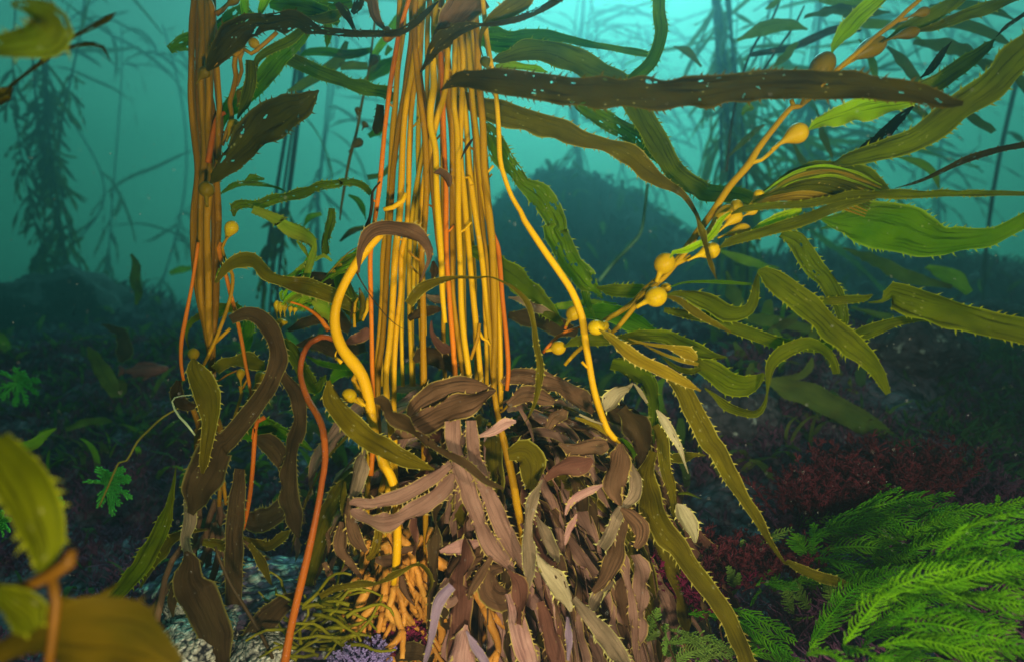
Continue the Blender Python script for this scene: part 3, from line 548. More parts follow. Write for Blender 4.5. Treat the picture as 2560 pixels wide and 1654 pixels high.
SK = [ # (data, distance, material, tilt)
 (['E',430,1300,40,500,1200,130,620,1120,180,750,1080,160,860,1070,130,950,1085,70,1000,1090,12], .87, 'brown', .35),
 (['E',330,1400,30,450,1330,150,600,1260,170,750,1200,170,880,1150,120,960,1115,60,1000,1092,12], .855, 'brown', -.1),
 (['V',765,885,10,775,930,45,820,990,50,880,1035,50,940,1065,40,990,1085,20,1012,1092,4], .80, 'brol', .2),
 (['E',220,1160,40,260,1160,70,330,1240,90,450,1330,70,560,1430,56,'I',560,130,50,700,200,50,850,300,46,950,380,50,1050,430,15], .80, 'mud', .5),
 (['I',722,-10,100,738,150,112,792,350,112,852,520,116,912,680,116,980,800,116,1060,900,90,1120,970,24], .84, 'tan', .1),
 (['I',842,-10,70,852,150,92,905,350,100,978,520,116,1048,680,124,1108,800,120,1160,900,80,1190,960,20], .843, 'tan', -.15),
 (['I',715,270,60,600,350,90,480,430,90,350,490,90,200,520,90,90,520,50,60,525,20], .83, 'tan', -.2),
 (['I',70,560,20,120,600,80,280,640,100,430,590,110,580,500,120,690,400,110,722,330,30], .835, 'tan', .3),
 (['I',160,180,30,130,280,110,100,400,110,80,480,60,75,520,20], .86, 'grey', .2),
 (['I',60,480,30,60,600,100,100,750,90,170,830,30], .87, 'brown', .2),
 (['I',640,830,20,700,820,80,800,800,110,890,770,50], .86, 'pink', .3),
 (['I',700,980,80,760,920,190,880,850,160,950,840,60], .865, 'brown', -.3),
 (['E',890,1385,20,980,1350,70,1070,1300,70,1130,1290,20], .85, 'pink', .1),
 (['I',1080,210,60,1180,200,190,1230,260,190,1230,350,130,1220,430,60], .88, 'brol', .3),
 (['T',930,640,30,920,760,180,890,880,200,880,980,190,920,1070,100,930,1120,20], .83, 'brown', .1),
 (['T',1010,800,40,1050,920,100,1030,1040,100,960,1120,60,900,1200,110,840,1350,110,780,1440,90], .85, 'grey', .2),
 (['T',930,1140,30,1010,1200,130,1080,1280,150,1080,1380,110,1040,1440,50], .83, 'brown', -.3),
 (['T',930,380,100,1040,480,200,1100,650,200,1120,850,130,1110,1000,130,1080,1200,100,1050,1300,30], .90, 'mud', .2),
 (['T',1190,500,60,1240,600,100,1270,800,90,1320,1000,90,1345,1150,60,1350,1220,15], .88, 'brol', .1),
 (['T',860,20,100,1000,60,170,1130,150,130,1180,300,90,1180,480,80,1185,640,10], .90, 'oliveh', .3),
 (['T',1025,175,15,980,210,60,910,240,110,850,330,130,800,380,70], .88, 'pale', .2),
 (['T',580,440,20,700,480,60,790,540,40,830,580,20], .86, 'amberb', .2),
 (['T',610,415,15,700,460,28,790,490,15], .855, 'pale', .2),
 (['T',780,330,60,850,400,150,1000,440,180,1100,520,120], .94, 'mud', .2),
 (['T',930,600,20,990,650,70,1030,720,40,1025,755,8], .85, 'green', .2),
 (['T',1205,380,15,1260,460,80,1320,560,70,1390,680,50,1420,780,22,1450,870,6], .84, 'pale', .1),
 (['T',1030,180,15,1080,240,34,1130,330,25], .86, 'pale', .1),
 (['T',20,180,40,120,120,130,300,150,150,500,210,150,650,320,130,720,400,60], .93, 'brown', -.2),
 (['T',60,340,60,180,270,140,320,280,130,420,320,60], .91, 'brown', .3),
 (['T',370,520,60,420,450,120,480,420,110,500,380,50], .91, 'brown', .2),
 (['T',450,640,15,560,690,110,680,670,140,770,660,150,830,640,60], .87, 'brown', .3),
 (['T',350,920,40,420,860,110,550,820,150,650,800,130,710,760,40], .86, 'redbr', .1),
 (['T',790,960,20,700,1000,66,600,1050,80,530,1110,66,505,1190,20], .84, 'pink', .3),
 (['T',590,1180,14,560,1260,60,520,1350,50,500,1420,10], .86, 'pink', -.2),
 (['I',1300,370,14,1240,500,76,1210,650,66,1210,800,86,1220,930,86,1210,1010,40,1200,1100,8], .82, 'grey', .1),
 (['I',1260,840,8,1310,930,90,1370,1010,140,1430,1090,140,1465,1160,80,1480,1215,16], .81, 'pale', .1),
 (['I',1500,1130,50,1600,1250,100,1700,1370,120,1780,1480,120,1830,1560,80], .81, 'grey', .2),
 (['I',1260,600,20,1310,720,90,1370,820,80,1400,900,20], .87, 'grey', .4),
 (['I',1080,950,20,1150,1050,100,1160,1200,90,1150,1300,50], .82, 'redbr', .2),
 (['I',1080,1100,60,1140,1300,130,1180,1450,130,1220,1560,120], .83, 'pink', .1),
 (['I',810,1300,20,790,1420,150,770,1560,200], .82, 'pink', .2),
 (['I',810,1340,15,870,1440,66,940,1560,60], .815, 'lilac', .3),
 (['I',720,1050,60,640,1150,80,600,1300,60,570,1450,50,540,1560,20], .82, 'lilac', .1),
 (['I',690,1000,40,660,1100,80,700,1160,70,800,1080,40], .85, 'tan', .2),
 (['I',1290,1150,60,1330,1300,110,1370,1450,120,1400,1570,100], .84, 'redbr', .2),
 (['I',1460,1250,30,1470,1400,50,1465,1530,16], .82, 'lilac', .2),
 (['I',1040,930,60,960,960,100,960,1080,160,1040,1130,160,1120,1100,60], .86, 'brown', .3),
 (['I',970,870,40,900,980,70,840,1080,60,825,1140,15], .83, 'brown', .2),
 (['I',1890,850,60,1930,950,110,1935,1080,100,1920,1200,110,1910,1350,110,1900,1450,20], .87, 'tan', .2),
 (['I',1840,950,30,1800,1100,110,1830,1250,120,1850,1400,80,1850,1500,20], .88, 'brown', .2),
 (['I',1760,900,60,1700,1050,100,1640,1150,80,1600,1250,20], .87, 'grey', .2),
 (['I',1860,500,40,1800,650,110,1760,850,120,1700,1000,110,1620,1090,40], .86, 'brown', .1),
 (['I',1010,640,20,960,760,20,1000,900,16], .88, 'mud', .1),
 (['I',30,380,20,20,500,50,60,700,40,100,850,20], .90, 'brol', .2),
 (['I',20,640,60,0,800,90,60,900,60,140,1000,20], .87, 'brown', .3),
 (['I',240,560,10,250,700,60,220,830,80,170,880,30], .90, 'amberb', .3),
 (['S',600,420,60,720,440,150,850,450,150,870,500,60], .88, 'brown', .2),
 (['S',840,350,30,930,330,90,1020,300,70,1080,210,15], .88, 'brown', .2),
 (['S',0,830,80,150,750,80,350,690,70,600,680,60,850,560,50,1000,480,50,1100,490,50,1180,600,50,1200,700,40,1150,830,20], .84, 'brol', .5),
 (['S',880,600,40,900,700,110,960,830,60,1030,920,15], .86, 'brown', .2),
 (['S',820,1500,60,950,1440,200,1100,1450,200,1150,1540,80], .85, 'mud', .5),
 (['S',90,350,20,110,250,60,80,150,60,130,60,20], .9, 'brown', .2),
 (['S',50,450,60,110,600,100,150,700,50], .88, 'brown', .2),
 (['S',230,560,20,300,480,60,350,400,15], .88, 'brown', .3),
 (['E',440,540,60,520,440,70,640,390,45,760,368,20,870,372,16,960,366,10,1040,395,14,1120,440,25,1200,530,36,1240,650,30,1260,800,40,1285,950,55,1270,1080,40,1240,1200,16,1180,1310,5], .82, 'brol', .2),
 (['E',120,340,12,130,200,50,190,90,80,270,50,100,350,50,110,450,85,110,530,125,100,572,185,66,572,260,25,520,380,14,505,410,8], .83, 'brown', -.1),
 (['L',480,640,20,380,760,30,370,900,40,360,1050,44,330,1200,70,280,1350,60,220,1526,36,'M',200,150,40,230,260,20,380,500,12,560,720,12,720,850,8,840,890,4], .87, 'mud', .5),
 (['M',20,1060,20,150,1000,110,300,930,150,340,860,60], .93, 'redbr', .2),
 (['M',230,380,20,250,500,90,260,620,80,230,760,14], .90, 'brol', .3),
 (['M',160,520,8,140,650,30,125,800,8], .9, 'mud', .3),
 (['M',1110,60,30,1130,180,110,1100,280,40], .97, 'mud', .3),
 (['M',1090,770,20,1090,900,60,1150,1020,100,1250,1100,140,1340,1120,60], .96, 'redbr', .3),
 (['M',820,760,60,950,680,160,1100,640,110,1200,640,40], .99, 'mud', .3),
 (['M',1030,470,40,1130,520,130,1300,540,80], .97, 'grey', .3),
 (['M',880,1250,60,1000,1180,250,1200,1220,260,1400,1350,150], .99, 'mud', .3),
 (['B',600,1110,6,640,1105,56,690,1150,64,700,1200,20], .88, 'brown', .3),
 (['B',775,1025,4,805,960,24,835,915,22,858,882,4], .87, 'mud', .3),
]
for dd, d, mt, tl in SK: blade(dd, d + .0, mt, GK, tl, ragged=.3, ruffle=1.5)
# the rest of the mound: blades springing from the crown and drooping outwards on every side
cxw = W('V', 1165, 1000, 1.06)
MASS = []
for i in range(360):
    r = random.Random(900 + i); az = r.uniform(0, 2 * math.pi) if i % 3 else r.uniform(-1.9, .2); rad0 = r.uniform(.02, .13)
    p = np.array([cxw.x + math.cos(az) * rad0 - .02, 1.07 + math.sin(az) * rad0 * .7, r.uniform(.12, .47)])
    dv = np.array([math.cos(az), math.sin(az) * .75, r.uniform(-.2, .7)]); dv /= np.linalg.norm(dv)
    L_ = r.uniform(.22, .6); nn = 13; PP = []; yc = r.uniform(.84, .97)
    for k in range(nn):
        PP.append(p.copy()); p = p + dv * L_ / nn; dv = dv + np.array([0, 0, -r.uniform(.18, .42)]); dv /= np.linalg.norm(dv)
        p[2] = max(p[2], ground(p[0], p[1]) + .01); p[1] = max(p[1], yc)
    if np.mean([q[0] for q in PP]) < -.12 and np.mean([q[1] for q in PP]) < 1.03: continue
    w0 = r.uniform(.016, .038) if i % 4 else r.uniform(.003, .009)
    side = (math.cos(az) + r.uniform(-.6, .6), math.sin(az) + r.uniform(-.6, .6), r.uniform(-.2, .8))
    o = blade(None, None, r.choice(['brown', 'tan', 'mud', 'redbr', 'tan', 'pink', 'brol', 'tan', 'pink']), GK, None, PW=(PP, [w0 * max(.1, math.sin(math.pi * (k + .4) / nn) ** .35) for k in range(nn)]), side0=side, ragged=.5, ruffle=1.8, step=.011, twist=1.0, teeth=bool(i % 3))
    if i >= 9: MASS.append(o)
join_parts(MASS, 'foliage')
# holdfast: forking haptera gripping the bottom
hv, hf = [], []; r = random.Random(55)
def hapt(p, dv, R0, L_, dep):
    P = [p.copy()]; R_ = [R0]; n = 7
    for k in range(n):
        dv = dv + np.array([r.gauss(0, .22), r.gauss(0, .22), -.10 + r.gauss(0, .12)]); dv /= np.linalg.norm(dv); p = p + dv * L_ / n; P.append(p.copy()); R_.append(R0 * (1 - .05 * k))
    tube_geo(P, R_, 8, hv, hf, wob=.25, rr=r)
    if dep < 2 and p[2] > ground(p[0], p[1]) - .02:
        for _ in range(2):
            hapt(p - dv * R0, dv + np.array([r.gauss(0, .55), r.gauss(0, .45), -.1]), R0 * .8, L_ * .6, dep + 1)
for i in range(60):
    q = W('V', r.uniform(850, 1010), r.uniform(1200, 1350), r.uniform(.88, 1.04)); hapt(np.array(q), np.array([r.gauss(-.05, .35), r.gauss(-.15, .3), -1.0]), r.uniform(.0045, .0085), r.uniform(.07, .12), 0)
for i in range(22):
    q = W('V', r.uniform(1010, 1300), r.uniform(1250, 1420), r.uniform(.98, 1.12)); hapt(np.array(q), np.array([r.gauss(.05, .4), r.gauss(0, .3), -1.0]), r.uniform(.0045, .007), r.uniform(.06, .10), 0)
hold = mesh_obj('holdfast', hv, hf, HAPT, GK)
bladder('E', 150, 1190, 25, 1090, 92, .84, GK, BLAD, True); stipe(['E',165,1190,20,110,1140,30], .84, AMB, GK, nodes=False)
stipe(['E',150,940,30,90,1020,34,130,1100,34,170,1200,34,190,1290,30], .88, AMB, GK)
# ------------------------------------------------------------------ second kelp: olive-brown stalk bundle beside it
b2 = W('V', 490, 1240, 1.12); b2.z = ground(b2.x, b2.y)
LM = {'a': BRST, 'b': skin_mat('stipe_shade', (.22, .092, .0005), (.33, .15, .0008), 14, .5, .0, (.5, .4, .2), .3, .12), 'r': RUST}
LK = thing('giant_kelp', b2, 'narrow brown stalk bundle with two dark toothed blades', 'kelp')
for dd, d, c in [
 (['V',448,-20,14,452,0,14,447,60,14,446,150,13,446,230,14,455,330,15,460,400,15,452,500,15,455,620,15,465,700,15,480,770,14,488,830,12], 1.05, 'b'),
 (['V',468,-20,15,468,0,15,472,80,15,468,170,15,472,250,15,478,350,15,470,450,15,468,560,15,468,680,15,480,760,14,490,820,12], 1.03, 'a'),
 (['V',483,-20,14,483,0,14,485,100,14,488,200,15,485,300,14,490,400,15,482,500,15,485,620,15,485,740,15,492,810,12], 1.02, 'a'),
 (['V',476,-20,14,476,0,14,480,90,14,480,180,14,495,260,14,498,350,14,500,450,14,500,560,14,497,680,14,492,780,12], 1.05, 'b'),
 (['V',493,-20,13,495,0,13,497,60,14,505,100,13,503,150,14,508,220,13,512,300,13,505,400,13,508,500,14,505,600,14,502,700,14,497,790,12,494,860,12], 1.04, 'b'),
 (['V',458,-20,13,460,0,13,462,300,14,461,600,14,472,740,13], 1.07, 'b'),
 (['V',475,-20,13,476,300,14,476,600,14,482,740,13], 1.08, 'a'),
 (['V',524,262,8,508,270,11,497,310,12,485,380,12], 1.01, 'r'),
 (['Q',1215,20,26,1190,200,26,1165,380,28,1125,600,30,1090,780,30,1085,950,28,1105,1080,22], 1.01, 'r'),
 (['Q',1395,20,40,1375,70,40,1400,180,30,1440,300,30,1470,420,30,1510,560,30,1550,760,30,1580,950,28,1610,1100,28,1635,1240,24], 1.0, 'r'),
 (['Q',1445,-20,16,1405,60,22,1440,170,28,1485,270,28,1480,380,28,1450,500,30,1400,640,30,1345,780,28,1290,900,28,1250,980,24], .99, 'a'),
 (['Q',1465,680,24,1400,740,26,1350,790,24], 1.02, 'a'),
 (['Q',1320,750,60,1325,950,60,1330,1100,50,1340,1300,50,1385,1450,50,'H',1405,100,44,1412,300,30,1405,540,24], 1.05, 'b'),
 (['Q',1165,1280,40,1200,1360,46,1225,1450,50,'H',1265,50,40,1262,250,34,1250,380,26], 1.05, 'b'),
 (['H',1400,150,30,1425,320,26,1455,530,24], 1.05, 'b'),
 (['D',1700,1262,30,1650,1290,30,1630,1400,30,'H',1640,40,32,1625,250,30,1605,450,28,1580,600,26,1560,690,20], 1.0, 'r'),
 (['Q',1545,1120,30,1555,1180,26,1510,1330,26,1470,1450,24], 1.04, 'a'),
 (['Q',1690,1090,22,1620,1200,24,1545,1330,24,1480,1450,24], 1.04, 'a'),
 (['Q',1600,1060,16,1560,1140,18], 1.04, 'a'),
 (['Q',1520,1000,14,1430,1040,14,1350,1100,12], 1.04, 'b'),
 (['N',465,-20,50,500,70,60,505,200,64,500,350,50,545,620,50,560,800,50,575,1000,50,565,1200,50,560,1540,46], 1.0, 'b'),
 (['N',540,140,50,600,100,44,660,30,30], 1.0, 'b'),
 (['N',800,470,50,730,540,50,720,640,50,735,740,50,700,880,44,670,1000,44,690,1120,40,640,1270,36,600,1400,30], 1.0, 'a'),
 (['N',800,480,36,770,560,36,790,680,34,740,830,30], 1.01, 'a'),
 (['N',1130,310,40,1000,430,40,880,520,36,800,470,36], 1.0, 'a'),
]:
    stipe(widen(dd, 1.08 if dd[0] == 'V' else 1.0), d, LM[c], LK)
bladder('A', 1255, 545, 1340, 440, 72, .96, LK, BLADO); bladder('A', 1330, 1330, 1330, 1165, 95, .95, LK, BLADO, True)
bladder('N', 640, 1370, 740, 1155, 120, .98, LK); bladder('N', 740, 1030, 800, 860, 90, 1.0, LK, BLADO)
bladder('N', 590, 110, 760, -30, 90, .98, LK, BLADO); bladder('D', 1435, 170, 1510, 10, 86, 1.0, LK)
bladder('N', 960, 440, 860, 390, 100, 1.0, LK, BLAD, True); bladder('Q', 1550, 1130, 1550, 985, 66, 1.04, LK); bladder('Q', 1640, 1150, 1725, 1020, 90, 1.04, LK)
bladder('Q', 1190, 960, 1185, 830, 86, 1.01, LK, BLAD, True); bladder('Q', 1660, 910, 1730, 870, 80, 1.03, LK, BLAD, True)
for dd, d, mt, tl in [
 (['A',1330,455,16,1365,400,80,1430,310,130,1500,230,165,1580,170,150,1660,150,100,1720,150,100,1780,140,130,1880,125,120,1960,160,90,2050,190,50,2200,212,45,'N',2100,325,60,2310,320,60,'K',500,400,80,700,385,76,900,270,80,1050,130,60,1175,15,16], [.92,.92,.9,.88,.88], 'dark', .2),
 (['A',1350,1180,15,1400,1120,80,1500,1010,150,1620,880,205,1750,770,240,1850,710,220,1930,680,160,1990,630,90,2045,580,10], .93, 'darkh', .1),
 (['A',1085,320,50,1200,270,100,1330,240,120,1500,120,110,1600,50,80], 1.12, 'greenh', .2),
 (['N',1440,280,60,1330,400,110,1180,530,150,1050,680,170,900,860,150,700,1000,160,600,1150,100,550,1300,50,520,1480,20], 1.06, 'green', .3),
 (['N',870,580,80,880,700,100,860,850,110,820,980,95,770,1090,44,745,1150,10], .97, 'olive', .2),
 (['N',1370,285,70,1250,390,90,1100,460,80,980,530,66,925,600,50,930,690,20], 1.0, 'olive', .3),
 (['N',810,-20,80,812,80,74,815,175,46], .98, 'lime', .1),
 (['N',1020,-20,90,985,70,66,945,175,20], .97, 'lime', .1),
 (['N',1050,40,60,1200,60,130,1400,80,170,1600,140,150,1720,230,60], 1.02, 'green', .3),
 (['N',1180,-10,60,1400,10,130,1650,50,150,1850,20,90], 1.04, 'greenh', -.3),
 (['N',1600,150,80,1620,300,80,1612,400,50,1605,465,6], 1.03, 'green', .2),
 (['N',1700,30,60,1780,120,90,1840,220,46,1915,390,4], .95, 'dark', .2),
 (['N',1930,-10,80,1900,60,90,1850,130,40], .98, 'dark', .2),
 (['N',1430,170,30,1550,190,90,1680,150,110,1740,110,30], .99, 'olive', .3),
 (['Q',1350,330,20,1400,260,56,1470,190,80,1560,150,100,1640,160,110,1700,210,90,1780,280,90,'D',1880,410,90,2000,430,110,2100,470,110,2200,520,90,2290,590,40], .95, 'brol', .2),
 (['Q',1150,840,8,1130,740,16,1160,640,40,1220,590,50,1330,530,60,1430,520,60,1560,560,50], 1.06, 'olive', .2),
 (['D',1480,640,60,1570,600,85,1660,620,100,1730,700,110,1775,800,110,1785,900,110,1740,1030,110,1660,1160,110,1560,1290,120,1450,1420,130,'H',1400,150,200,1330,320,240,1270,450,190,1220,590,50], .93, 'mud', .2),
 (['D',1240,885,15,1250,950,110,1290,1030,150,1330,1120,160,1345,1210,130,1345,1300,90,1330,1400,80,1310,1540,60,'H',1298,330,16], .90, 'brol', .1),
 (['D',1380,960,60,1480,910,80,1600,900,90,1700,930,70], 1.02, 'brol', .4),
 (['D',1820,760,30,1870,830,90,1910,900,90,1960,1000,100,2020,1080,80,2085,1000,10], .98, 'oliveh', .2),
 (['D',1800,980,60,1900,1120,90,1925,1280,90,1890,1400,90,'H',1880,120,80,1850,350,100,1850,500,110,1880,600,110,1905,700,60,1920,745,6], 1.0, 'mud', .2),
 (['H',1130,285,4,1112,400,20,1090,520,40,1050,650,90,980,800,110,900,930,110,800,1050,100,720,1140,80,650,1210,50], .90, 'olive', .1),
 (['H',1330,690,10,1200,700,30,1120,740,60,1060,800,90,980,900,60,900,1060,14], .98, 'brol', .3),
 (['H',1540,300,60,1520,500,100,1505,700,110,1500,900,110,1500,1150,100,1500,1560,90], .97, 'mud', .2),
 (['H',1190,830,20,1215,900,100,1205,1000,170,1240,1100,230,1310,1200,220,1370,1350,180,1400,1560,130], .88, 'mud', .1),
 (['H',1130,1050,60,1100,1150,60,1110,1250,10], .90, 'mud', .1),
 (['H',1640,110,50,1700,130,120,1780,200,130,1820,300,60,1830,400,14], 1.02, 'mud', .2),
 (['H',1300,770,40,1380,780,60,1450,800,60], .96, 'brol', .2),
 (['H',1600,780,30,1680,900,60,1720,1000,30,1745,1048,5], 1.0, 'brol', .2),
 (['H',1900,1100,30,1800,1180,130,1700,1280,160,1620,1400,150,1590,1500,60], .90, 'mud', .2),
 (['H',1210,490,60,1215,640,80,1190,750,60,1210,850,46], .96, 'grey', .3),
 (['H',1500,60,40,1620,80,90,1760,60,90,1900,110,60,2000,180,20], 1.08, 'green', .3),
 (['H',1620,1300,20,1500,700,20,1440,560,12], 1.06, 'mud', .2),
 (['H',1560,620,80,1660,640,160,1800,560,120,1880,480,40], 1.10, 'mud', .2),
 (['H',1560,740,20,1700,800,70,1800,740,60,1870,690,10], 1.06, 'brol', .2),
 (['Q',1070,1080,40,1050,1160,90,1080,1240,100,1150,1280,80,1210,1270,30], 1.0, 'mud', .2),
 (['Q',1560,800,20,1600,700,90,1620,560,60], 1.12, 'green', .2),
 (['Q',1600,1400,20,1700,1400,90,1830,1460,80], 1.08, 'green', .2),
 (['X',640,740,20,760,690,60,900,740,110,1040,860,100], 1.12, 'mud', .2), (['X',640,1010,20,760,960,70,900,930,110,1010,1000,60], 1.14, 'mud', .2),
 (['X',980,620,20,960,700,90,1000,840,110,1060,960,40], 1.1, 'olive', .2), (['X',750,1160,10,850,1205,34,1000,1225,34,1080,1190,10], 1.1, 'green', .2),
 (['X',690,1100,20,800,1080,90,940,1130,90,1100,1110,60], 1.16, 'mud', .2), (['X',880,1330,20,960,1240,90,1060,1260,80,1140,1330,30], 1.15, 'green', .2),
 (['X',210,720,8,240,660,30,300,610,50,340,600,30], 1.0, 'lime', .2), (['X',210,940,20,300,870,60,380,900,40], 1.1, 'olive', .2),
 (['X',230,210,10,320,150,34,430,140,30,560,160,16,650,200,5], 1.08, 'greenh', .2), (['X',380,140,20,420,110,60,500,115,14], 1.08, 'greenh', .2),
 (['X',360,960,20,400,1040,60,380,1140,50], 1.14, 'green', .2), (['X',760,1290,8,800,1360,60,850,1300,40,865,1270,6], 1.04, 'oliveh', .2),
]:
    blade(dd, d, mt, LK, tl, ragged=.2 if mt.endswith('h') else .05)
V_, F = [], []
r = random.Random(77)
for i in range(12):
    q = np.array(W('V', r.uniform(460, 530), r.uniform(1120, 1260), r.uniform(1.05, 1.15))); P = [q]; dv = np.array([r.gauss(0, .5), r.gauss(-.1, .3), -1.0])
    for k in range(7): dv = dv / np.linalg.norm(dv) + np.array([r.gauss(0, .2), r.gauss(0, .2), -.1]); q = q + dv * .028; P.append(q)
    tube_geo(P, [.005] * 8, 7, V_, F, wob=.3, rr=r)
mesh_obj('holdfast', V_, F, skin_mat('hapteron_dark', (.12, .06, .03), (.22, .12, .05), 25, .6), LK)
# ------------------------------------------------------------------ long frond of floats and blades rising to the upper corner
fb = W('T', 480, 60, .92)
RF = thing('kelp_frond', fb, 'long amber frond with round and teardrop floats and lime young blades', 'kelp frond')
RFM = skin_mat('stipe_golden', (.32, .18, .001), (.44, .27, .001), 14, .5, .08, None, .3, .12)
for dd, d, c in [
 (['C',1680,-40,36,1640,0,38,1560,70,40,1500,130,44,1420,190,44,1350,245,40,1250,330,40,1110,450,40,1000,560,38,930,640,38,870,685,42,820,690,50,700,830,52,600,960,56,548,1050,64,480,1130,56,420,1200,58,300,1380,60,200,1510,66,'G',150,190,46,60,300,44,0,370,44,'E',1950,480,44,1880,570,44,1780,690,42,1720,740,30], .84, 'a'),
 (['C',820,640,34,835,690,40], .84, 'a'),
 (['C',548,1050,40,620,1030,34,690,970,36,740,920,40], .84, 'a'),
 (['C',1110,450,40,1180,400,44,1230,370,50], .86, 'a'),
 (['C',1500,135,30,1560,120,30], .84, 'a'),
 (['G',320,-60,40,230,60,44,120,200,44,'E',2100,330,44,2010,400,46,1960,440,44,1880,530,46,1780,600,48,1700,645,44,1600,770,36,1510,850,36,1440,930,30], .89, 'b'),
 (['E',1900,560,40,1960,520,34], .84, 'a'),
 (['G',60,290,40,130,260,34,170,235,40], .84, 'a'),
 (['E',2015,395,34,2060,350,36], .86, 'a'),
 (['E',1540,685,24,1440,720,28,1370,770,28,1300,850,26], .92, 'r'),
 (['E',1470,640,20,1445,700,26], .91, 'r'),
 (['E',1700,740,30,1800,790,26,1950,790,16,2050,820,12], .85, 'a'),
 (['C',260,1530,44,320,1440,40,340,1400,40], .82, 'a'),
]:
    stipe(widen(dd, .76), d, RUST if c == 'r' else RFM, RF, nodes=False)
for a in [('C',1100,450,1425,262,128,.85,BLADO),('C',880,670,1075,345,150,.83,BLADO),('C',690,960,922,828,134,.83,BLAD),('C',1540,125,1705,70,66,.84,BLADO),('C',1400,272,1640,200,76,.83,BLADO),
          ('C',345,1528,556,1468,92,.82,BLAD),('C',240,1530,440,1320,90,.83,BLAD),('C',380,1400,500,1300,90,.84,BLAD),('C',545,1320,640,1235,84,.83,BLAD),('C',620,1310,692,1238,54,.84,BLAD),('C',700,1300,768,1240,46,.84,BLAD),('C',780,1310,832,1270,40,.84,BLAD),
          ('C',350,1490,500,1370,86,.83,BLAD),('C',490,1400,600,1345,50,.83,BLAD),('G',150,262,358,180,112,.83,BLAD)]:
    bladder(a[0], a[1], a[2], a[3], a[4], a[5], a[6], RF, a[7])
for a in [('E',2030,400,2120,218,132,.83),('E',1900,560,2095,470,132,.82),('E',1450,680,1530,560,94,.90),('E',1700,690,1590,680,100,.83),('E',1650,720,1720,660,66,.85),('E',1320,840,1450,812,92,.87),('E',1720,700,1830,850,88,.84),('E',2010,455,2125,432,66,.86)]:
    bladder(*a[:5], a[5], a[6], RF, BLAD, True)
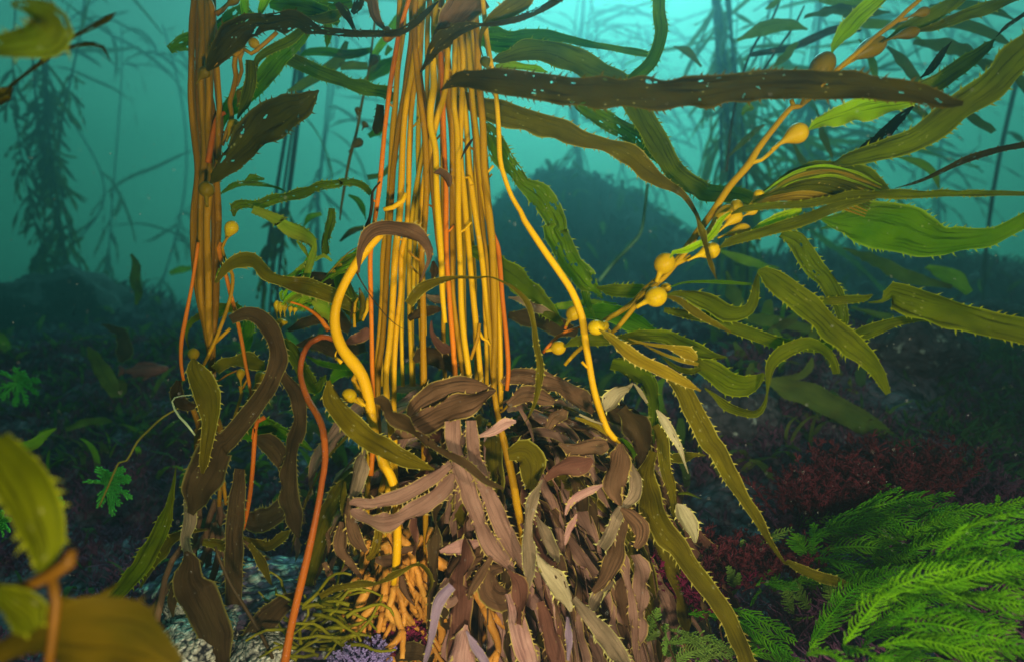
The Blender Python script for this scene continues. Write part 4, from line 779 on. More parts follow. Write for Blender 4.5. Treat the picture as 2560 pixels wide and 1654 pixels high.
for dd, d, mt, tl in [
 (['C',1072,350,8,1110,270,60,1180,180,110,1260,90,110,1340,20,100,1420,-50,90], .82, 'lime', .1),
 (['C',920,838,8,1000,790,80,1150,740,130,1300,700,150,1450,675,110,1560,658,60,1650,640,10], .82, 'lime', -.1),
 (['C',1560,640,50,1650,570,90,1750,530,110,1900,430,105,2050,320,70,2125,250,8], .84, 'olive', .1),
 (['C',1420,262,16,1550,190,80,1680,120,100,1820,40,90,1920,-40,80], .84, 'olive', .2),
 (['C',1640,195,24,1750,170,50,1900,110,70,2050,60,80,2280,-30,60], .83, 'olive', .1),
 (['C',1080,1060,30,1200,1020,90,1350,980,120,1550,920,150,1700,840,160,1850,730,170,2000,620,180,2150,500,190,2330,310,200,2420,200,150], [.84,.8,.74], 'olive', .1),
 (['C',1640,505,6,1720,440,50,1780,350,45,1848,265,4], .90, 'darkh', .1),
 (['C',1610,670,16,1500,770,60,1400,880,80,1300,950,70,1230,1010,24], .90, 'dark', .1),
 (['C',2130,240,4,2200,170,25,2330,80,25], .84, 'dark', .2),
 (['C',1480,1211,4,1650,1160,20,1800,1090,30,1950,1020,40,2150,960,40,2330,925,40], .86, 'dark', .1),
 (['C',630,1232,6,750,1160,40,850,1105,60,1000,1075,80,1150,1090,100,1280,1130,120,1380,1190,80,1445,1222,12], .84, 'olive', .1),
 (['C',690,1235,6,800,1170,40,950,1140,60,1100,1150,60,1250,1190,50,1330,1218,12], .83, 'olive', .1),
 (['C',770,1243,6,850,1212,40,950,1208,50,1100,1230,50,1190,1255,20], .82, 'amberb', .2),
 (['C',830,1282,6,900,1270,25,1000,1270,30,1110,1270,8], .82, 'amberb', .2),
 (['C',430,1375,12,520,1340,40,700,1320,44,900,1310,50,1050,1285,50,1200,1255,58,1400,1245,56,1700,1245,50,2000,1240,40,2330,1243,28], .79, 'olive', .2),
 (['C',560,1477,6,650,1440,60,750,1400,76,850,1360,60,885,1345,14], .81, 'lime', .1),
 (['C',355,1592,12,440,1545,56,600,1500,66,800,1440,72,950,1390,76,1100,1330,66,1250,1290,44,1360,1272,12], .79, 'olive', .2),
 (['C',1010,1405,20,1060,1415,60,1130,1425,120,1300,1435,280,1500,1470,330,1650,1520,250,1800,1550,190,2000,1535,125,2150,1500,110,2330,1400,90], [.84,.82,.78], 'green', .0),
 (['G',40,245,10,60,210,28,150,190,38,250,150,44,320,80,48,370,0,30,430,-50,8], .80, 'lime', .4),
 (['G',205,-20,8,245,80,40,270,180,35,300,280,25,337,385,5], .79, 'brol', .5),
 (['G',750,90,60,850,130,110,900,210,120,960,300,115,1040,380,110,1080,450,110,1130,550,90,1150,640,70,1150,700,30], .86, 'oliveh', .1),
 (['G',10,480,8,100,470,40,200,490,90,300,540,110,400,590,110,480,600,100,545,570,70,578,500,60,590,430,44,600,370,26,612,325,12], .83, 'olive', .1),
 (['G',600,330,20,640,335,70,700,380,130,780,440,155,900,530,155,1000,620,150,1100,720,150,1200,800,140,1290,880,120,1370,970,80,1410,1050,60,1440,1112,34], .80, 'olive', .1),
 (['G',40,430,8,120,405,12,250,395,20,400,400,22,560,412,16], .84, 'green', .3),
 (['G',0,480,14,100,520,40,200,590,50,300,650,40,430,722,14], .84, 'brol', .1),
 (['G',0,575,30,120,600,60,300,630,70,450,690,80,600,740,80,750,790,80,900,810,60,1050,800,80,1200,760,80,1350,700,80,1500,650,60,1650,638,24,1705,656,6], .87, 'olive', .1),
 (['G',262,1075,10,320,1120,26,400,1190,56,500,1230,56,590,1240,46,640,1190,26,662,1110,12,672,1000,36,690,920,70,760,850,90,850,810,80,930,790,80,1020,830,70,1080,900,46,1105,985,36], .82, 'olive', .1),
 (['G',950,520,30,1050,520,50,1200,510,56,1300,500,40,1340,478,8], .85, 'olive', .3),
 (['G',1310,528,8,1400,520,24,1440,480,60,1460,470,130,1500,490,165,1600,520,175,1750,570,190,1950,630,170,2150,680,160,2340,725,160], [.84,.82,.76], 'olive', .1),
 (['E',1660,700,8,1750,765,66,1850,850,80,1950,910,80,2080,970,80,2200,1030,60,2315,1095,12], .79, 'amberb', .3),
 (['E',1440,810,12,1520,780,60,1650,770,80,1800,760,60,1950,740,70,2100,750,90,'G',80,790,110,200,830,90,330,875,46,405,878,6], .86, 'olive', .2),
 (['G',200,880,12,240,930,110,330,980,140,430,1040,150,530,1060,120,600,1030,76,645,985,24], .84, 'olive', .1),
 (['E',1850,760,8,1950,790,16,2100,812,26,'G',80,830,56,150,850,86,200,885,46,215,895,8], .81, 'amberb', .2),
 (['E',1950,800,6,2050,850,20,2200,900,26,2300,925,20], .82, 'amberb', .2),
 (['E',2050,860,6,2150,940,30,2250,970,40,2310,950,30], .83, 'olive', .2),
 (['G',20,1010,30,80,1040,90,140,1110,115,190,1220,130,240,1320,130,300,1430,120,'J',340,180,115,430,350,105,520,500,70,600,620,60,680,770,46,740,860,26,775,905,14,800,900,30,900,960,60,1000,1000,60,1100,1020,60,1235,1055,14], [.84,.82,.80,.76], 'brol', .2),
 (['T',1180,700,60,'I',1960,350,120,1990,500,160,2030,620,165,2100,730,150,'J',80,790,130,150,900,120,250,1030,120,350,1160,110,430,1300,110,500,1450,110,540,1570,110], [.88,.84,.78], 'brol', .1),
 (['J',80,525,14,105,550,80,130,600,120,170,670,115,195,730,50,200,775,14], .86, 'pale', .1),
 (['J',20,240,20,60,235,56,130,228,56,220,210,26,270,214,5], .90, 'brol', .3),
 (['J',90,460,12,150,455,18,240,492,5], .90, 'olive', .3),
]:
    blade(dd, d, mt, RF, tl, ragged=.25 if mt.endswith('h') or mt == 'pale' else .06)
for k in range(11):
    r = random.Random(60 + k); t = k / 10
    blade(['C', 520 + 130 * t, 1330 - 90 * t + r.uniform(-10, 10), 5, 680 + 120 * t, 1290 - 120 * t, 20, 860 + 130 * t, 1275 - 165 * t, 28, 1040 + 160 * t, 1300 - 175 * t, 26, 1290 + 80 * t, 1390 - 170 * t, 8], .80 + .003 * k, r.choice(['lime', 'amberb', 'olive', 'olive']), RF, .2)
for k in range(14):
    r = random.Random(160 + k); t = k / 13; y_ = 1060 + 200 * t
    blade(['C', 640 + 190 * t, 1236 + 45 * t, 5, 760 + 130 * t, 1150 + 110 * t, 14, 900 + 90 * t, y_ + 25, 22, 1060 + 60 * t, y_ + 10, 24, 1230 + 20 * t, y_ + 50, 20, 1400 - 40 * t, y_ + 130 - 80 * t, 6], .812 + .002 * k, ['lime', 'olive', 'amberb', 'olive'][k % 4], RF, .25)
# ------------------------------------------------------------------ loose single blades
LB = [
 (['B',645,582,8,720,530,60,800,510,105,950,520,140,1150,540,160,1400,575,172,1600,590,180,1900,595,185,2200,592,185,'C',231,590,185,500,555,185,700,545,180,900,545,178,1150,550,172,1400,570,145,1600,600,120,1750,640,100,1850,665,60,1920,665,30], [.74,.70,.66,.62], 'dark', .15, 'long dark brown toothed blade with pale pinholes lying level across the amber stalks'),
 (['B',850,230,60,930,240,130,1000,255,150,1150,260,120,1300,230,80,1450,250,50,1600,285,40,1750,310,36,1900,335,45,1975,350,36], 1.08, 'green', .2, 'thin tapering green blade whose ragged tip touches the curved hanging strap'),
 (['B',980,392,14,1050,370,76,1200,330,130,1350,330,140,1500,390,150,1650,460,140,1800,540,130,1900,680,150,2000,850,140,2100,1030,130,2200,1150,120,2310,1210,110,'C',255,1235,110,400,1245,100,520,1270,90,630,1335,50], 1.0, 'olive', .2, 'long olive blade arching over and down behind the dark level blade'),
 (['B',2045,-30,85,2050,100,80,2062,200,80,2030,330,80,1980,420,80,1900,490,80,1840,525,40], .88, 'green', .1, 'curved green strap hanging down from above onto the dark level blade'),
 (['B',770,600,60,900,690,130,1050,730,150,1200,770,150,1400,830,140,1550,890,100,1700,930,80,1850,990,130,1950,1080,120,2050,1160,90,2150,1210,50,2220,1270,36,2290,1380,24,2315,1460,16,'G',240,70,24], .96, 'brol', .1, 'twisted brown-olive blade running down below the dark level blade to the float cluster'),
 (['B',1480,640,30,1560,690,90,1700,770,115,1800,820,120,1900,880,120,2000,960,100,2090,1065,50], 1.06, 'greenh', .2, 'bright green perforated blade partly behind the dark level blade'),
 (['B',900,760,20,960,850,100,1020,980,140,1120,1100,100,1180,1180,90,1280,1250,150,1350,1350,150,1400,1450,135,'E',1380,60,165,1420,150,150,1480,280,155,1570,380,140,1640,450,70,1685,505,14], .94, 'greenh', .1, 'green blade eaten into lace, hanging beside the single curved amber stalk'),
 (['E',1540,400,20,1570,450,60,1590,540,46,1650,645,6], .95, 'greenh', .2, 'small torn green strip under the lace-like blade'),
 (['B',1200,-50,120,1170,0,130,1100,50,115,1000,110,96,940,150,46,905,220,26,898,300,12,920,375,6], .84, 'brol', .2, 'dark green blade tapering down to a round dark float at the top of the bundle'),
 (['B',1440,-30,50,1300,55,40,1150,120,40,1000,155,30,900,160,20,820,170,60,740,200,86,670,250,106,610,310,80,560,400,36,515,465,8], .82, 'dark', .2, 'narrow dark blade twisting across the top of the amber stalks'),
 (['B',900,-60,220,800,30,230,720,130,180,640,230,90,600,290,20], .86, 'brown', .1, 'broad dark brown blade hanging over the top of the amber stalks'),
 (['B',1000,430,30,1100,420,50,1250,440,44,1335,465,6], 1.04, 'lime', .2, 'short light green blade just above the dark level blade'),
 (['E',840,200,60,920,230,120,1020,310,150,1120,380,140,1220,470,130,1320,560,110,1425,675,30], 1.02, 'olive', .2, 'dark olive blade sloping down behind the stalks to the mound of brown blades'),
 (['E',1080,495,10,1180,520,50,1260,560,56,1385,605,16], 1.02, 'grey', .2, 'short tan-grey blade lying behind the sloping dark olive blade'),
 (['E',1310,560,20,1450,550,50,1600,528,40,1775,537,8], 1.04, 'fogg', .2, 'pale green wavy blade lying behind the two round floats'),
 (['E',1080,610,60,1250,640,120,1400,680,130,1520,730,50], 1.08, 'mud', .2, 'brown blade lying level behind the single curved stalk'),
 (['E',1540,600,60,1700,590,120,1850,640,130,2010,710,50], 1.0, 'green', .2, 'deep green blade lying behind the frond just under the round floats'),
 (['N',1190,545,100,1280,580,130,1500,680,130,1800,800,120,2100,880,120,2250,920,110,'K',620,1130,180], 1.12, 'olive', .15, 'straight olive blade sloping down towards the stalks from the upper leaf cluster'),
 (['K',300,-60,130,370,0,130,400,150,125,450,260,90,530,345,40], .93, 'brown', .1, 'brown leaf hanging onto a brown float at the edge of the stalk bundle'),
 (['K',480,1250,90,470,1400,110,440,1540,110,430,1600,30], 1.0, 'dark', .1, 'dark stump of a blade tucked behind the outermost orange stalk'),
 (['A',1500,1390,14,1505,1330,56,1560,1310,60,1650,1310,60,1760,1280,60,1900,1250,60,2050,1200,60,2200,1170,50,'L',0,650,86,150,640,84,280,690,84,370,790,60], 1.0, 'oliveh', .2, 'wavy olive blade with pale fringed edges arching over to the stalk bundle'),
 (['A',1620,1345,50,1720,1380,60,1800,1430,86,'R',180,210,90,260,270,120,370,320,150,470,370,110,525,440,44,500,560,66,455,700,60,430,770,70], .97, 'fogg', .2, 'light green fringed blade with a ring-shaped hole, curling down'),
 (['R',690,80,60,680,200,84,650,300,84,630,400,90,635,500,90,610,540,30], .99, 'oliveh', .1, 'short upright olive blade with pale fringes beside the curling fringed one'),
 (['E',1650,430,20,1750,455,80,1900,455,90,2000,440,40], .93, 'olive', .1, 'toothed olive blade pointing at the lower round float'),
 (['G',660,1030,30,740,1050,100,800,1080,130,950,1120,150,1100,1200,150,1250,1280,150,1400,1400,150,1560,1530,110], 1.6, 'foggb', .1, 'broad shaded olive blade drooping over the seabed beyond the frond'),
 (['G',720,1040,60,820,1010,40,900,985,44,940,930,44,950,880,10], 1.62, 'foggb', .2, 'small forked olive blade on top of the broad shaded one'),
 (['G',1180,1280,60,1230,1380,70,1260,1480,70,1240,1600,60], 1.66, 'foggb', .2, 'narrow shaded blade bending straight down under the broad shaded one'),
 (['H',0,150,20,100,160,50,200,150,70,280,90,50,360,40,8], 1.35, 'fogg', .3, 'pale olive blade lying on the dark seabed beside the blurred toothed blade'),
 (['Q',370,820,20,420,900,80,480,1000,110,540,1100,110,580,1200,60], 1.9, 'foggb', .2, 'upright dim olive blade in front of the reddish fish'),
 (['Q',700,110,20,740,200,60,730,320,70,760,400,60,740,500,20], 2.2, 'foggb', .2, 'dim lobed olive blade standing in the teal gloom'),
 (['Q',470,650,10,560,680,50,640,740,90,650,860,110,620,940,30], 2.1, 'mud', .2, 'dim dark curled blade above the reddish fish'),
 (['Q',0,1500,60,60,1470,50,130,1450,10], 1.9, 'fogg', .2, 'small light green blade tip low in the gloom'),
 (['Q',1000,260,30,1080,230,60,1170,215,30], 3.0, 'fogg', .2, 'faint green patch of blade in the distance beside the brown bundle'),
 (['Q',200,1460,30,350,1400,60,500,1390,50,560,1400,10], 1.9, 'foggb', .2, 'long low dim olive blade lying on the seabed'),
 (['Q',560,1060,10,640,1110,60,600,1180,80,520,1130,50], 1.95, 'foggb', .2, 'ragged dim olive blade under the reddish fish'),
]
UF = thing('kelp_frond', W('B', 1900, 700, 1.0), 'spray of long olive and green blades arching behind the dark level blade', 'kelp frond')
DF = thing('kelp_frond', W('G', 700, 1050, 1.6), 'broad shaded olive blades drooping over the seabed beyond the floats', 'kelp frond')
CF = thing('kelp_frond', W('R', 300, 1150, 1.05), 'crowded tuft of lime young blades over a cluster of yellow floats', 'kelp frond')
GRP = {1: UF, 2: UF, 3: UF, 4: UF, 5: UF, 6: UF, 7: UF, 11: UF, 8: GK, 9: GK, 10: GK, 12: GK, 13: GK, 14: RF, 15: GK, 16: RF, 17: LK, 18: GK, 19: GK, 20: CF, 21: CF, 22: CF, 23: RF, 24: DF, 25: DF, 26: DF}
for i, (dd, d, mt, tl, lab) in enumerate(LB):
    par = GRP.get(i)
    o = blade(dd, d, mt, par, tl, name='blade' if par else 'drifting_kelp' if i == 0 else 'young_kelp', ragged=.25 if mt.endswith('h') else .05, teeth=True)
    if par is None: tag(o, lab, 'kelp')
    else: o['label'] = lab
o = bladder('B', 960, 470, 925, 365, 72, .83, GK, skin_mat('bladder_dark', (.08, .08, .005), (.12, .12, .008), 30, .4)); o['label'] = 'round dark green float'
o = bladder('K', 740, 420, 500, 400, 180, .92, GK, skin_mat('bladder_brown', (.20, .09, .005), (.28, .13, .008), 30, .4)); o['label'] = 'brown float'
# the separate bare stalks
o = stipe(['V',776,791,12,760,784,13,745,784,14,722,797,13,706,825,14,700,860,14,704,890,14,718,930,15,738,965,15,752,1005,15,757,1070,15,750,1120,15,740,1180,15,710,1320,17,680,1450,18,660,1550,22], [.97,.92,.84,.78], skin_mat('stipe_orange_red', (.22, .045, .010), (.46, .12, .003), 5, .4, .0, (.6, .3, .4), .3, .6), None, 'kelp_stalk'); tag(o, 'long bare orange-red stalk curving down in front of the seabed', 'kelp stalk')
o = stipe(['Q',1170,1190,8,1100,1195,10,1040,1210,12,1020,1240,14,1040,1300,16,1080,1360,18,1120,1400,20,1160,1450,16,1195,1500,12], .98, PALES, None, 'kelp_stalk', nodes=False); tag(o, 'thin pale green hooked tube beside the brown bundle', 'kelp stalk')
o = stipe(['D',1175,1190,10,1050,1260,14,950,1350,14,880,1420,14,810,1540,14,'H',760,260,14,700,400,13,640,540,10], 1.08, skin_mat('stipe_olive', (.12, .11, .01), (.2, .17, .02), 20, .6), None, 'kelp_stalk'); tag(o, 'thin olive stalk arching down to the bright green weed', 'kelp stalk')
o = stipe(['H',1380,800,16,1400,860,20,1470,1020,22,1560,1170,22,1680,1370,24,1780,1570,24], .86, skin_mat('stipe_dark', (.05, .03, .01), (.09, .05, .015), 20, .5), None, 'kelp_stalk'); tag(o, 'dark thin stalk crossing the pale encrusted rocks', 'kelp stalk')
o = stipe(['V',1508,430,7,1502,480,7,1492,540,8,1470,570,9,1430,610,9,1394,655,9], 1.7, skin_mat('stipe_teal', (.10, .22, .12), (.14, .28, .15), 20, .6), None, 'kelp_stalk', nodes=False); tag(o, 'thin grey-green kinked stalk in front of the dark mound', 'kelp stalk')
o = stipe(['V',660,700,6,700,710,5,740,735,9,765,770,12], 1.0, RUST, None, 'kelp_stalk', nodes=False); tag(o, 'short orange twig between the fringed cluster and the curved orange-red stalk', 'kelp stalk')
# distant side frond behind the straight olive blade
MF = thing('kelp_frond', W('L', 20, 900, 1.5), 'hazy green frond with small oval floats just outside the amber stalks', 'kelp frond')
stipe(['K',450,-40,26,400,400,28,330,900,30,250,1300,32,200,1560,36,'L',130,300,38,70,600,36,20,900,30,0,1100,20], 1.5, BLADO, MF, nodes=False)
for a in [('L',100,290,270,140,110),('K',200,1420,230,1280,90),('K',330,860,440,660,110),('K',260,1560,320,1460,90),('L',60,700,150,660,70)]: bladder(*a, 1.5, MF, BLADO)
for dd, mt in [(['K',-20,650,90,200,640,100,380,590,60],'green'),(['K',760,180,60,680,230,110,600,380,100,500,520,90,420,640,80,378,745,12],'lime'),(['K',0,800,80,150,780,100,330,790,80],'foggb'),
               (['K',470,660,30,420,760,120,350,850,70],'foggb'),(['K',680,690,80,560,780,160,430,880,120,300,960,60],'green'),(['K',600,560,80,540,660,30],'fogg'),(['L',340,100,60,440,40,110,520,-20,60],'green'),
               (['L',100,800,20,200,860,70,270,950,70,310,1100,10],'green'),(['L',330,590,60,500,560,60,620,440,70,700,330,20],'foggb'),(['L',0,1350,20,150,1230,60,290,1190,20],'foggb'),(['R',420,260,10,480,170,60,590,130,40],'fogg'),(['R',770,400,20,880,300,60,1000,270,40],'foggb'),
               (['N',1350,540,20,1450,500,70,1600,500,80,1800,530,80,2000,490,50],'green'),(['N',1230,880,30,1400,800,90,1700,600,110,1800,400,40],'foggb')]:
    blade(dd, 1.55, mt, MF, .1, teeth=False)
# fringed lime cluster with crowded yellow floats
for x0, y0, x1, y1, w_ in ((170,1160,165,965,60),(200,1150,205,975,64),(240,1130,240,985,60),(200,1250,220,1140,110),(290,1120,300,1020,50),(330,1110,345,1030,46),(740,650,790,615,36),(690,700,730,680,36)): bladder('R', x0, y0, x1, y1, w_, 1.0, CF)
for k in range(9):
    t = k / 8; blade(['R',330+t*170,1080-10*t,6, 400+t*170,1000-60*t,12, 520+t*120,960-40*t,14, 620+60*t,1000-60*t,10], 1.0 + .01 * k, 'lime', CF, .3, teeth=False)
blade(['R',470,1080,10,560,1060,90,640,1080,120,700,1120,50], 1.0, 'green', CF, .2)
for k in range(8):
    t = k / 7; blade(['R',640+130*t,720-160*t,6, 720+110*t,660-120*t,16, 820+60*t,620-100*t,20, 900+40*t,610-110*t,6], 1.03, 'lime' if k % 2 else 'fogg', CF, .3, teeth=False)
stipe(['R',580,810,20,650,720,16,760,600,14,850,510,12,950,450,8], 1.02, BLAD, CF, nodes=False)
for k in range(12):
    t = k / 11; blade(['X', 830 + 60 * t, 735 - 60 * t, 4, 890 + 60 * t, 690 - 70 * t, 12, 960 + 50 * t, 650 - 80 * t, 14, 1050, 610 - 85 * t, 9], 1.0 + .004 * k, 'lime', CF, .3, teeth=False)
for k in range(14):
    t = k / 13; blade(['X', 600 + 130 * t, 860 + 40 * t, 5, 650 + 120 * t, 800 + 60 * t, 14, 730 + 110 * t, 770 + 90 * t, 16, 820 + 70 * t, 800 + 110 * t, 6], .985 + .004 * k, r.choice(['lime', 'lime', 'fogg']), CF, .3, teeth=False)
for q, m_ in ((['X',738,705,50,760,640,46,782,570,30,800,470,8], 'lime'), (['X',690,480,8,730,520,30,765,590,6], 'fogg'), (['X',580,400,16,640,400,70,720,440,90,780,480,60,796,540,14], 'oliveh'), (['X',790,830,40,840,870,90,900,920,90], 'fogg'), (['X',560,700,10,660,690,40,760,600,20,830,570,10], 'fogg'), (['X',800,600,10,850,565,26,900,600,10], 'fogg')): blade(q, .985, m_, CF, .2)
for q in (['R',215,970,20,200,900,30,220,870,20],['R',240,980,20,240,900,34,260,860,20],['R',280,1010,16,290,950,60,400,900,80,430,900,20],['R',300,730,20,380,690,50,450,600,50,520,480,60,535,400,10],['R',420,760,60,460,700,56,500,560,40,515,460,50,530,370,14],
          ['R',380,1000,20,440,930,80,520,900,80],['R',680,760,30,760,700,30,870,690,14]): blade(q, 1.0, 'lime', CF, .2, teeth=False)

# hazy frond streaming behind the teardrop floats, and dim leaves under it
HF = thing('kelp_frond', W('C', 560, 330, 1.8), 'hazy olive frond streaming out behind the teardrop floats', 'kelp frond')
for dd in (['C',760,-40,12,690,130,15,560,330,16,450,700,17,400,1100,18], ['C',900,40,12,840,160,14,720,330,15,620,480,14], ['C',560,350,34,800,310,40,950,250,56,1100,190,50,1260,195,20]): stipe(dd, 1.75, FARST, HF, nodes=False)
for dd, m_ in ((['C',1420,170,20,1700,140,60,1900,150,66,2100,220,54,2250,310,10],'foggb'), (['C',1600,270,30,1800,290,80,1950,340,80,2080,440,40],'foggb'), (['C',900,110,20,1100,60,60,1300,80,60,1450,80,10],'foggb'),
   (['C',1430,300,20,1550,420,60,1650,560,50,1720,700,14],'foggb'), (['C',1880,690,14,2000,770,60,2120,845,30],'foggb'), (['C',1480,1000,10,1650,1050,50,1740,1130,40,1765,1210,10],'fogg'), (['C',2050,380,14,2200,440,60,2290,520,50,2325,620,10],'foggb'),
   (['C',700,430,10,760,380,50,840,300,50,865,275,10],'fogg'), (['C',470,260,20,650,180,90,800,160,70,920,190,14],'fogg'), (['C',980,700,10,1030,900,40,1085,1010,16],'foggb'), (['C',60,300,10,150,330,50,240,430,14],'foggb'), (['C',500,740,14,540,690,60,575,700,20],'fogg'),
   (['C',1150,100,20,1300,150,60,1500,170,50,1650,260,14],'fogg'), (['C',1000,0,30,1200,20,70,1400,0,50],'fogg'), (['C',650,60,10,700,30,40,760,-20,20],'fogg'), (['C',1350,600,10,1500,640,40,1650,720,40,1760,820,10],'foggb'), (['C',420,1000,10,520,900,40,600,830,30,650,800,8],'foggb'),
   (['C',1700,40,20,1900,30,60,2100,60,50,2250,130,10],'foggb'), (['C',1250,250,10,1330,380,44,1360,520,30,1350,640,8],'fogg'), (['C',820,900,10,900,1050,40,1000,1130,30,1100,1150,8],'foggb')):
    blade(dd, 1.7, m_, HF, .3, teeth=False)
LF = thing('kelp_frond', W('G', 650, 600, 2.0), 'dim blurred olive leaves hanging in the gloom below the frond of round floats', 'kelp frond')
for dd, m_ in ((['G',340,190,14,500,250,60,660,300,40,740,310,8],'fogg'), (['G',1150,180,14,1350,260,70,1550,360,90,1850,430,30],'foggb'), (['G',1680,300,30,1850,370,110,1960,470,50],'fogg'), (['G',380,600,14,650,640,80,900,690,60,1040,740,10],'foggb'),
   (['G',575,1080,30,540,1230,80,570,1390,40],'fogg'), (['G',720,1120,30,730,1240,110,680,1380,60],'fogg'), (['G',450,780,20,500,900,90,470,1040,60],'foggb'), (['G',620,760,14,720,700,60,900,560,50],'foggb'), (['G',400,330,20,440,480,90,520,600,50],'foggb'), (['G',1200,560,14,1500,640,60,1750,700,60,2000,700,14],'foggb'),
   (['G',350,1180,20,420,1300,80,440,1450,40],'foggb'), (['G',620,1380,20,640,1480,70,600,1600,30],'foggb'), (['G',1000,60,10,1080,40,30,1200,0,8],'fogg')):
    blade(dd, 2.0, m_, LF, .3, teeth=False)
# ------------------------------------------------------------------ feathery green weed
def feather(P, R0, plen, V_, F, r, seg=.0042, curl=.8, flat=.3, k=5):
    """one frond: a stalk with two rows of slender branchlets bending towards the tip"""
    P, _ = smooth(P, [0] * len(P), seg); n = len(P)
    T = np.gradient(P, axis=0); T /= np.linalg.norm(T, axis=1)[:, None] + 1e-9
    tube_geo(P, [R0 * (1 - .6 * i / n) for i in range(n)], 5, V_, F)
    look = np.array([r.uniform(-.25, .25), 1, r.uniform(.0, .6)]); look /= np.linalg.norm(look)
    for i in range(1, n):
        f = i / n; ln = plen * min(1, .35 + f * 3) * min(1, .22 + (1 - f) * 2.2)
        for sd in (-1, 1):
            S = np.cross(T[i], look); S /= np.linalg.norm(S) + 1e-9; Nn = np.cross(S, T[i])
            l = ln * r.uniform(.8, 1.12); dv = S * sd + T[i] * r.uniform(.15, .45) + Nn * r.uniform(-flat, flat); q = P[i].copy(); pts = [q.copy()]
            m = 6
            for j in range(m):
                dv = dv / np.linalg.norm(dv) + T[i] * curl * .32 + np.array([r.gauss(0, .05), r.gauss(0, .05), -.03 + r.gauss(0, .05)]); dv /= np.linalg.norm(dv); q = q + dv * l / m; pts.append(q.copy())
            rb = R0 * .6; tube_geo(pts, [rb * (1.15 if j % 2 else .8) * (1 - .35 * j / m) for j in range(m + 1)], 4, V_, F)
